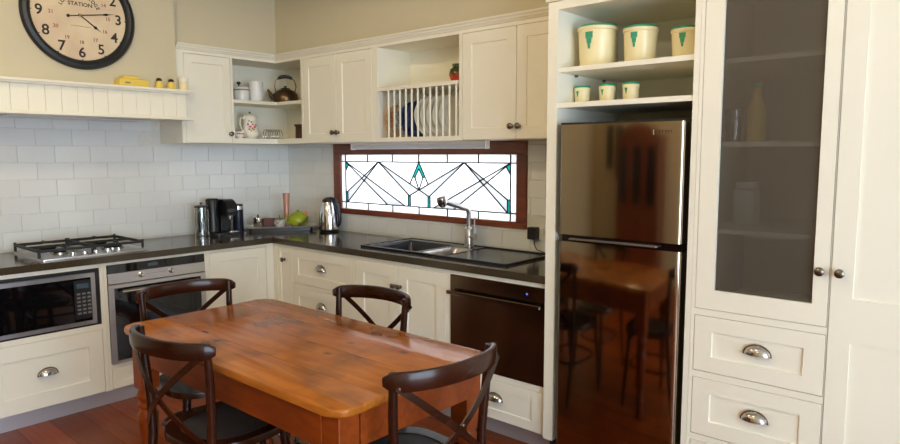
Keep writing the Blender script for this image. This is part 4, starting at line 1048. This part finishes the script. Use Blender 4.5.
solid('brown_crock', MB().lathe([(0.042, 0), (0.046, 0.004), (0.044, 0.085), (0.052, 0.098), (0.056, 0.106), (0.050, 0.106), (0.04, 0.09), (0.04, 0.01), (0, 0.01)], at(0.452, -0.20, Z1), 24), M['brownjar'], 'dark brown flared crock at the end of the lower corner shelf', 'crock', (0.452, -0.20, Z1), smooth=True)

# ------------------------------------------------------------------ plates and vase in the plate rack
PZ = ZB+0.0185
def plate(x, r, mt, label, tilt=7, grp=None, pr0=-10):
    pr = [(r*0.55, 0.0), (r*0.60, 0.003), (r*0.72, 0.014), (r*0.98, 0.021), (r, 0.0235), (r*0.97, 0.0245), (r*0.71, 0.0185), (r*0.60, 0.0065), (0, 0.006)]
    mb = MB().lathe([(0, 0.0)]+pr, lambda a, b, h: (h, a, b), 40, cap=False)
    o = mb.build('dinner_plate', mt, smooth=True)
    o.rotation_euler = (0, R(-tilt), R(pr0)); o.location = (x-0.10*math.sin(R(pr0)), -0.300+r, PZ+r*math.cos(R(tilt))+0.001)
    return tag(o, label, 'plate', grp)
plate(1.440, 0.108, M['peach'], 'peach patterned plate at the end of the plate rack', 3, 'plates in the rack', -3)
plate(1.533, 0.110, M['floral'], 'black and white patterned plate between the peach and blue plates', 5, 'plates in the rack')
plate(1.584, 0.116, M['bluegl'], 'dark blue plate next to the black and white plate', 5, 'plates in the rack')
plate(1.640, 0.120, M['bluegl'], 'dark blue plate next to the row of white plates', 5, 'plates in the rack')
for i, w_ in enumerate(('first', 'second', 'third', 'fourth', 'fifth')):
    plate(1.705+i*0.0505, 0.128, M['white'], 'plain white plate, %s after the dark blue plates in the rack' % w_, 6, 'plates in the rack')
solid('vase', MB().lathe([(0.030, 0), (0.033, 0.003), (0.047, 0.028), (0.053, 0.052), (0.047, 0.078), (0.033, 0.092), (0.035, 0.110), (0.031, 0.110), (0.029, 0.092), (0.04, 0.07), (0, 0.01)], at(1.985, -0.20, 1.8745), 28), M['vase'], 'small round green and red vase above the plate rack', 'vase', (1.985, -0.20, 1.8745), smooth=True)

# ------------------------------------------------------------------ canisters over the fridge
def canister(x, y, z, r, h, label, grp, emb=True):
    c = thing('canister', (x, y, z), label, 'canister', grp)
    sg = 36; f = lambda a, b, hh: (x+a, y+b, z+hh)
    MB().lathe([(r*0.86, 0), (r*0.88, 0.003), (r*0.965, h-0.022)], f, sg).build('body', M['cream'], c, smooth=True)
    l = MB().lathe([(r*1.0, h-0.0215), (r*1.02, h-0.019), (r*1.02, h-0.008), (r*0.99, h-0.006)], f, 36).build('lid', M['cream'], c, smooth=True)
    MB().lathe([(r*0.99, h-0.0058), (r*0.985, h-0.001), (r*0.93, h+0.003), (0, h+0.004)], f, 36).build('lid_disc', M['green'], l, smooth=True)
    a = R(-88) if r > 0.05 else R(-100)       # emblem turned a little away from the room
    s_ = r/0.088
    nn = Vector((math.cos(a), math.sin(a), 0)); tt = Vector((-nn.y, nn.x, 0))
    ap = math.cos(PI/sg)
    def em(u, v, d):
        rad = r*(0.88+0.085*(v-0.003)/(h-0.025))
        return Vector((x, y, z+v))+nn*(math.sqrt(max(rad*rad-u*u, 0))+d)+tt*u
    zt_ = h-0.004
    for (w0, v0, w1, v1) in ((0.018, -0.028, 0.017, -0.056), (0.013, -0.0565, 0.010, -0.080), (0.007, -0.0805, 0.005, -0.102)):
        mb = MB(); rows = []
        for (w, v) in ((w0, v0), (w1, v1)):
            for d in (-0.002, 0.0008): rows.append([mb.bm.verts.new(em(w*s_*(-1+2*q/6), zt_+v*s_, d)) for q in range(7)])
        a0, a1, b0, b1 = rows
        for q in range(6):
            mb.face([a1[q], a1[q+1], b1[q+1], b1[q]]); mb.face([a0[q], b0[q], b0[q+1], a0[q+1]])
            mb.face([a0[q], a0[q+1], a1[q+1], a1[q]]); mb.face([b0[q], b1[q], b1[q+1], b0[q+1]])
        for q in (0, 6): mb.face([a0[q], a1[q], b1[q], b0[q]])
        mb.build('emblem', M['green'], c)
    return c
canister(3.030, -0.45, 1.8455, 0.088, 0.186, 'largest cream canister with green lid and emblem on the upper shelf', 'large canisters over the fridge')
canister(3.238, -0.45, 1.8455, 0.074, 0.157, 'mid-sized cream canister with green lid between the other two upper shelf canisters', 'large canisters over the fridge')
canister(3.445, -0.45, 1.8455, 0.066, 0.128, 'smallest cream canister with green emblem on the upper shelf', 'large canisters over the fridge')
for x, lab in ((2.958, 'small cream spice canister with green lid next to the housing side panel'), (3.084, 'small cream spice canister with green lid between two others'), (3.199, 'small cream spice canister with green lid, innermost of three along the lower shelf')):
    canister(x, -0.45, 1.6885, 0.037, 0.080, lab, 'spice canisters over the fridge')

# ------------------------------------------------------------------ inside the mesh pantry
bt = thing('oil_bottle', (3.72, -0.42, 1.5035), 'yellow oil bottle behind the pantry mesh', 'bottle')
MB().lathe([(0.034, 0), (0.036, 0.005), (0.036, 0.13), (0.014, 0.175), (0.013, 0.21)], at(3.72, -0.42, 1.5035), 20).build('body', M['yellow'], bt, smooth=True)
MB().lathe([(0.015, 0.2105), (0.015, 0.235), (0, 0.236)], at(3.72, -0.42, 1.5035), 14).build('cap', M['green'], bt, smooth=True)
solid('drinking_glass', MB().lathe([(0.028, 0), (0.034, 0.13), (0.032, 0.13), (0.026, 0.006), (0, 0.006)], at(3.64, -0.44, 1.5035), 20), M['glassware'], 'tall drinking glass behind the pantry mesh', 'glass', (3.64, -0.44, 1.5035), smooth=True)
solid('baking_dish', MB().prism(rrect(3.70, 3.98, -0.52, -0.36, 0.03), 0.8385, 0.905, bev=0.008), M['white'], 'white baking dish on the lowest pantry shelf', 'dish', (3.84, -0.44, 0.8385), smooth=True)
solid('storage_jar', MB().lathe([(0.05, 0), (0.055, 0.01), (0.055, 0.14), (0.045, 0.15), (0.045, 0.175), (0, 0.176)], at(3.66, -0.30, 1.1665), 22), M['enamel'], 'pale storage jar on the middle pantry shelf', 'jar', (3.66, -0.30, 1.1665), smooth=True)

# ------------------------------------------------------------------ things on the worktop
CZ = WT+0.0006
g = thing('coffee_plunger', (0.19, -0.880, CZ), 'glass coffee plunger in a steel frame beside the coffee machine', 'coffee plunger')
MB().lathe([(0.042, 0.012), (0.044, 0.014), (0.044, 0.205), (0.042, 0.205), (0.042, 0.016)], at(0.19, -0.880, CZ), 26, cap=False).build('beaker', M['glassware'], g, smooth=True)
MB().lathe([(0.046, 0), (0.047, 0.010), (0.044, 0.012), (0, 0.012)], at(0.19, -0.880, CZ), 26).build('base', M['nickel'], g, smooth=True)
for i in range(4):
    a = PI/4+i*PI/2; MB().tube([(0.19+0.0465*math.cos(a), -0.880+0.0465*math.sin(a), CZ+0.005), (0.19+0.0465*math.cos(a), -0.880+0.0465*math.sin(a), CZ+0.19)], 0.0026, 6).build('frame_bar', M['chrome'], g, smooth=True)
l = MB().lathe([(0.047, 0.205), (0.047, 0.216), (0.02, 0.222), (0, 0.223)], at(0.19, -0.880, CZ), 26).build('lid', M['black'], g, smooth=True)
MB().lathe([(0.003, 0.222), (0.003, 0.228), (0.009, 0.231), (0.009, 0.238), (0, 0.240)], at(0.19, -0.880, CZ), 12).build('plunger_knob', M['black'], l, smooth=True)
MB().lathe([(0.0405, 0.04), (0.0405, 0.046), (0, 0.046)], at(0.19, -0.880, CZ), 22).build('filter', M['chrome'], g, smooth=True)
MB().tube([(0.19+0.036, -0.880-0.032, CZ+0.18), (0.19+0.066, -0.880-0.052, CZ+0.17), (0.19+0.070, -0.880-0.055, CZ+0.10), (0.19+0.050, -0.880-0.04, CZ+0.04), (0.19+0.034, -0.880-0.03, CZ+0.035)], 0.006, 8).build('handle', M['black'], g, smooth=True)
c = thing('coffee_machine', (0.19, -0.735, CZ), 'black pod coffee machine with a domed head', 'coffee machine')
MB().prism(rrect(0.06, 0.31, -0.826, -0.648, 0.02), CZ, CZ+0.022, bev=0.004).build('base', M['black'], c, smooth=True)
MB().lathe([(0.044, 0.022), (0.045, 0.235), (0.043, 0.240)], at(0.16, -0.778, CZ), 26).build('water_tank', M['black'], c, smooth=True)
MB().lathe([(0.047, 0.2405), (0.047, 0.252), (0.038, 0.260), (0, 0.262)], at(0.16, -0.778, CZ), 26).build('tank_lid', M['rim'], c, smooth=True)
hdp = [(0.07, 0.022), (0.19, 0.022), (0.19, 0.135), (0.285, 0.140)]+[(0.20+0.088*math.cos(a), 0.165+0.088*math.sin(a)) for a in [R(-5+i*9) for i in range(15)]]+[(0.12, 0.250), (0.07, 0.230)]
MB().prism(hdp, -0.734, -0.652, lambda a, b, h: (a, h, CZ+b), bev=0.008).build('body', M['black'], c, smooth=True)
MB().lathe([(0.016, 0.108), (0.018, 0.138)], at(0.245, -0.693, CZ), 14).build('spout', M['nickel'], c, smooth=True)
MB().prism(rrect(0.20, 0.305, -0.73, -0.655, 0.015), CZ+0.022, CZ+0.030).build('drip_tray', M['nickel'], c)
f = thing('milk_frother', (0.19, -0.594, CZ), 'slim black milk frother with a silver collar next to the coffee machine', 'frother')
MB().lathe([(0.037, 0), (0.038, 0.004), (0.038, 0.172)], at(0.19, -0.594, CZ), 24).build('body', M['navy'], f, smooth=True)
MB().lathe([(0.0385, 0.1725), (0.0385, 0.198)], at(0.19, -0.594, CZ), 24).build('collar', M['chrome'], f, smooth=True)
MB().lathe([(0.038, 0.1985), (0.036, 0.212), (0, 0.214)], at(0.19, -0.594, CZ), 24).build('lid', M['black'], f, smooth=True)
T = Vector((0.30, -0.30)); E1 = Vector((0.58, 0.81)).normalized(); N1 = Vector((E1.y, -E1.x))
def tp_(e, n): q = T+E1*e+N1*n; return q.x, q.y
ty = thing('serving_tray', (T.x, T.y, CZ), 'silver serving tray set across the worktop corner', 'tray')
trf = lambda a, b, h: (*tp_(a, b), CZ+h)
MB().prism(rrect(-0.235, 0.235, -0.075, 0.075, 0.03), 0, 0.024, trf).build('base', M['traydark'], ty, smooth=True)
mb = MB(); V = []
for ins, z in ((-0.012, 0.034), (-0.014, 0.036), (0.0, 0.0285), (0.02, 0.0255)):
    V.append([mb.bm.verts.new(trf(a, b, z)) for a, b in rrect(-0.25+ins, 0.25-ins, -0.085+ins, 0.085-ins, 0.03)])
V.insert(0, [mb.bm.verts.new(trf(a, b, 0.0245)) for a, b in rrect(-0.25, 0.25, -0.085, 0.085, 0.03)])
for a, b_ in zip(V, V[1:]):
    n = len(a)
    for i in range(n): mb.face([a[i], a[(i+1) % n], b_[(i+1) % n], b_[i]])
mb.face(V[-1]); mb.build('plate', M['tray'], ty, smooth=True)
TZ2 = CZ+0.0262
def onT(e, n): x, y = tp_(e, n); return at(x, y, TZ2), (x, y, TZ2)
fn, lc = onT(-0.165, 0.02)
s_ = thing('sugar_bowl', lc, 'stainless steel sugar pot with a knobbed lid on the tray', 'sugar bowl')
MB().lathe([(0.034, 0), (0.037, 0.004), (0.036, 0.068)], fn, 22).build('body', M['nickel'], s_, smooth=True)
l = MB().lathe([(0.038, 0.0685), (0.036, 0.076), (0.012, 0.084), (0, 0.085)], fn, 22).build('lid', M['nickel'], s_, smooth=True)
MB().lathe([(0.004, 0.084), (0.007, 0.092), (0.005, 0.098), (0, 0.099)], fn, 10).build('lid_knob', M['brownjar'], l, smooth=True)
e0, n0 = -0.070, -0.040
solid('dark_red_tin', MB().prism(rrect(-0.062, 0.062, -0.020, 0.020, 0.006, 3), 0.0004, 0.064, lambda a, b, h: (*tp_(e0+a, n0+b), TZ2+h), bev=0.003), M['darkred'], 'dark red tin at the back of the tray', 'tin', (*tp_(e0, n0), TZ2))
fn, lc = onT(-0.008, 0.035)
s_ = thing('jam_jar', lc, 'round cream jar with a green stalk lid on the tray', 'jar')
MB().lathe([(0.025, 0), (0.032, 0.004), (0.044, 0.030), (0.043, 0.050), (0.034, 0.060)], fn, 22).build('body', M['floral'], s_, smooth=True)
l = MB().lathe([(0.035, 0.0605), (0.028, 0.068), (0.008, 0.072), (0, 0.072)], fn, 22).build('lid', M['leaf'], s_, smooth=True)
MB().tube([(lc[0], lc[1], lc[2]+0.071), (lc[0]+0.002, lc[1]-0.003, lc[2]+0.092)], 0.003, 6).build('stalk', M['leaf'], l, smooth=True)
fn, lc = onT(0.042, -0.045)
solid('copper_tumbler', MB().lathe([(0.016, 0), (0.017, 0.004), (0.020, 0.14), (0.027, 0.252), (0.0255, 0.252), (0.018, 0.14), (0, 0.01)], fn, 20), M['rosecopper'], 'tall flared copper vase behind the green teapot', 'vase', lc, smooth=True)
fn, lc = onT(0.128, 0.016)
s_ = thing('teapot', lc, 'lime green round teapot on the tray', 'teapot')
MB().lathe([(0.045, 0), (0.052, 0.004), (0.074, 0.030), (0.078, 0.052), (0.068, 0.080), (0.046, 0.096)], fn, 30).build('body', M['teapot'], s_, smooth=True)
l = MB().lathe([(0.047, 0.0965), (0.040, 0.106), (0.012, 0.114), (0, 0.115)], fn, 24).build('lid', M['teapot'], s_, smooth=True)
MB().lathe([(0.005, 0.114), (0.010, 0.121), (0.007, 0.129), (0, 0.130)], fn, 12).build('lid_knob', M['teapot'], l, smooth=True)
def tq(e, n, z): x, y = tp_(0.128+e, 0.012+n); return (x, y, TZ2+z)
MB().tube([tq(-0.002, 0.070, 0.018), tq(0.028, 0.082, 0.028), tq(0.052, 0.078, 0.052), tq(0.068, 0.070, 0.070), tq(0.074, 0.066, 0.078)], [0.014, 0.0115, 0.009, 0.007, 0.006], 10).build('spout', M['teapotdark'], s_, smooth=True)
MB().tube([tq(-0.055, 0.040, 0.082), tq(-0.086, 0.052, 0.084), tq(-0.094, 0.056, 0.052), tq(-0.062, 0.044, 0.028)], 0.006, 8).build('handle', M['teapot'], s_, smooth=True)
e0, n0 = 0.150, -0.075+0.006
solid('amber_box', MB().prism(rrect(-0.034, 0.034, -0.010, 0.010, 0.002, 2), 0, 0.130, lambda a, b, h: (*tp_(0.165+a, -0.116+b), CZ+h)), M['amber'], 'amber tea box behind the green teapot', 'box', (*tp_(0.165, -0.116), CZ))
kx, ky = 0.650, -0.118
k = thing('electric_kettle', (kx, ky, CZ), 'polished steel electric kettle with a black handle in the corner', 'kettle')
MB().lathe([(0.070, 0), (0.073, 0.004), (0.073, 0.018), (0, 0.018)], at(kx, ky, CZ), 28).build('power_base', M['black'], k, smooth=True)
MB().lathe([(0.075, 0.0185), (0.076, 0.03), (0.072, 0.11), (0.060, 0.185), (0.048, 0.220)], at(kx, ky, CZ), 30).build('body', M['chrome'], k, smooth=True)
MB().lathe([(0.049, 0.2202), (0.043, 0.240), (0.022, 0.254), (0, 0.257)], at(kx, ky, CZ), 26).build('lid', M['black'], k, smooth=True)
dv = Vector((0.90, 0.30)); 
def kh(s_, z): return (kx+dv.x*s_, ky+dv.y*s_, CZ+z)
MB().tube([kh(0.015, 0.246), kh(0.050, 0.238), kh(0.076, 0.195), kh(0.094, 0.135), kh(0.097, 0.085), kh(0.090, 0.056), kh(0.072, 0.044)], [0.014, 0.018, 0.017, 0.015, 0.0145, 0.014, 0.012], 12).build('handle', M['navy'], k, smooth=True)
MB().tube([kh(-0.038, 0.175), kh(-0.058, 0.200), kh(-0.066, 0.207)], [0.020, 0.014, 0.009], 12).build('spout', M['chrome'], k, smooth=True)

# ------------------------------------------------------------------ the room behind the viewer, mirrored in the fridge
ds = thing('dresser', (1.50, -4.95, 0), 'cedar dresser with three glazed doors against the far wall', 'dresser')
D0, D1, DY = 0.98, 2.02, -4.76
MB().box(D0, D1, RY+0.005, DY, 0.06, 1.62, bev=0.004).build('body', M['dresser'], ds)
MB().prism([(D0-0.03, 1.62), (D1+0.03, 1.62), (D1+0.03, 1.66)]+[((D0+D1)/2+(D1-D0)/2*math.cos(a)*0.75, 1.66+0.13*math.sin(a)) for a in [R(i*15) for i in range(13)]]+[(D0-0.03, 1.66)], RY+0.005, DY+0.03, lambda a, b, h: (a, h, b)).build('pediment', M['dresser'], ds)
MB().box(D0-0.02, D1+0.02, RY+0.005, DY+0.04, 0.78, 0.82, bev=0.004).build('counter', M['dresser'], ds)
w_ = (D1-D0)/3
for i in range(3):
    a, b_ = D0+i*w_+0.012, D0+(i+1)*w_-0.012
    for (z0, z1, gl) in ((0.85, 1.59, True), (0.10, 0.75, False)):
        fr_ = MB().box(a, a+0.05, DY, DY+0.02, z0, z1).box(b_-0.05, b_, DY, DY+0.02, z0, z1).box(a+0.05, b_-0.05, DY, DY+0.02, z0, z0+0.05).box(a+0.05, b_-0.05, DY, DY+0.02, z1-0.05, z1).build('door', M['dresser'], ds)
        MB().box(a+0.05, b_-0.05, DY+0.001, DY+0.008, z0+0.05, z1-0.05).build('pane' if gl else 'panel', M['darkpane'] if gl else M['dresser'], fr_)
for x in (D0+0.04, D1-0.04):
    for y in (RY+0.05, DY-0.05): MB().lathe([(0.02, 0), (0.03, 0.05), (0.025, 0.0599)], at(x, y, 0), 12).build('foot', M['dresser'], ds)
for (x0, x1, z0, z1, lab) in ((0.42, 0.62, 1.27, 1.80, 'narrow dark framed picture on the far wall'), (0.70, 0.905, 1.18, 1.80, 'taller dark framed picture beside the dresser')):
    p = thing('picture_frame', ((x0+x1)/2, RY, z0), lab, 'picture')
    MB().box(x0, x1, RY+0.001, RY+0.022, z0, z0+0.025).box(x0, x1, RY+0.001, RY+0.022, z1-0.025, z1).box(x0, x0+0.025, RY+0.001, RY+0.022, z0+0.025, z1-0.025).box(x1-0.025, x1, RY+0.001, RY+0.022, z0+0.025, z1-0.025).build('frame', M['black'], p)
    MB().box(x0+0.025, x1-0.025, RY+0.001, RY+0.010, z0+0.025, z1-0.025).build('print', M['paper'], p)
# ceiling downlights, warm
M['lampglow'] = emit('warm_lamp_glow', (255, 214, 150), 12.0)
for i, (x, y) in enumerate(((1.8, -2.4), (3.3, -2.4), (1.8, -4.0), (3.3, -4.0))):
    d = thing('downlight', (x, y, RZ), 'round white recessed ceiling downlight', 'lamp', 'ceiling downlights')
    MB().lathe([(0.060, 0), (0.062, -0.006), (0.048, -0.010), (0.045, 0)], at(x, y, RZ), 24, cap=False).build('ring', M['white'], d, smooth=True)
    MB().lathe([(0.0, -0.003), (0.045, -0.003)], at(x, y, RZ), 24, cap=False).build('bulb', M['lampglow'], d)
    l = bpy.data.lights.new('downlight_lamp', 'SPOT'); l.energy = 36; l.color = (1.0, 0.80, 0.48); l.spot_size = R(178); l.spot_blend = 0.12; l.shadow_soft_size = 0.12
    lo = bpy.data.objects.new('downlight_lamp', l); C.objects.link(lo); lo.location = (x, y, RZ-0.03)
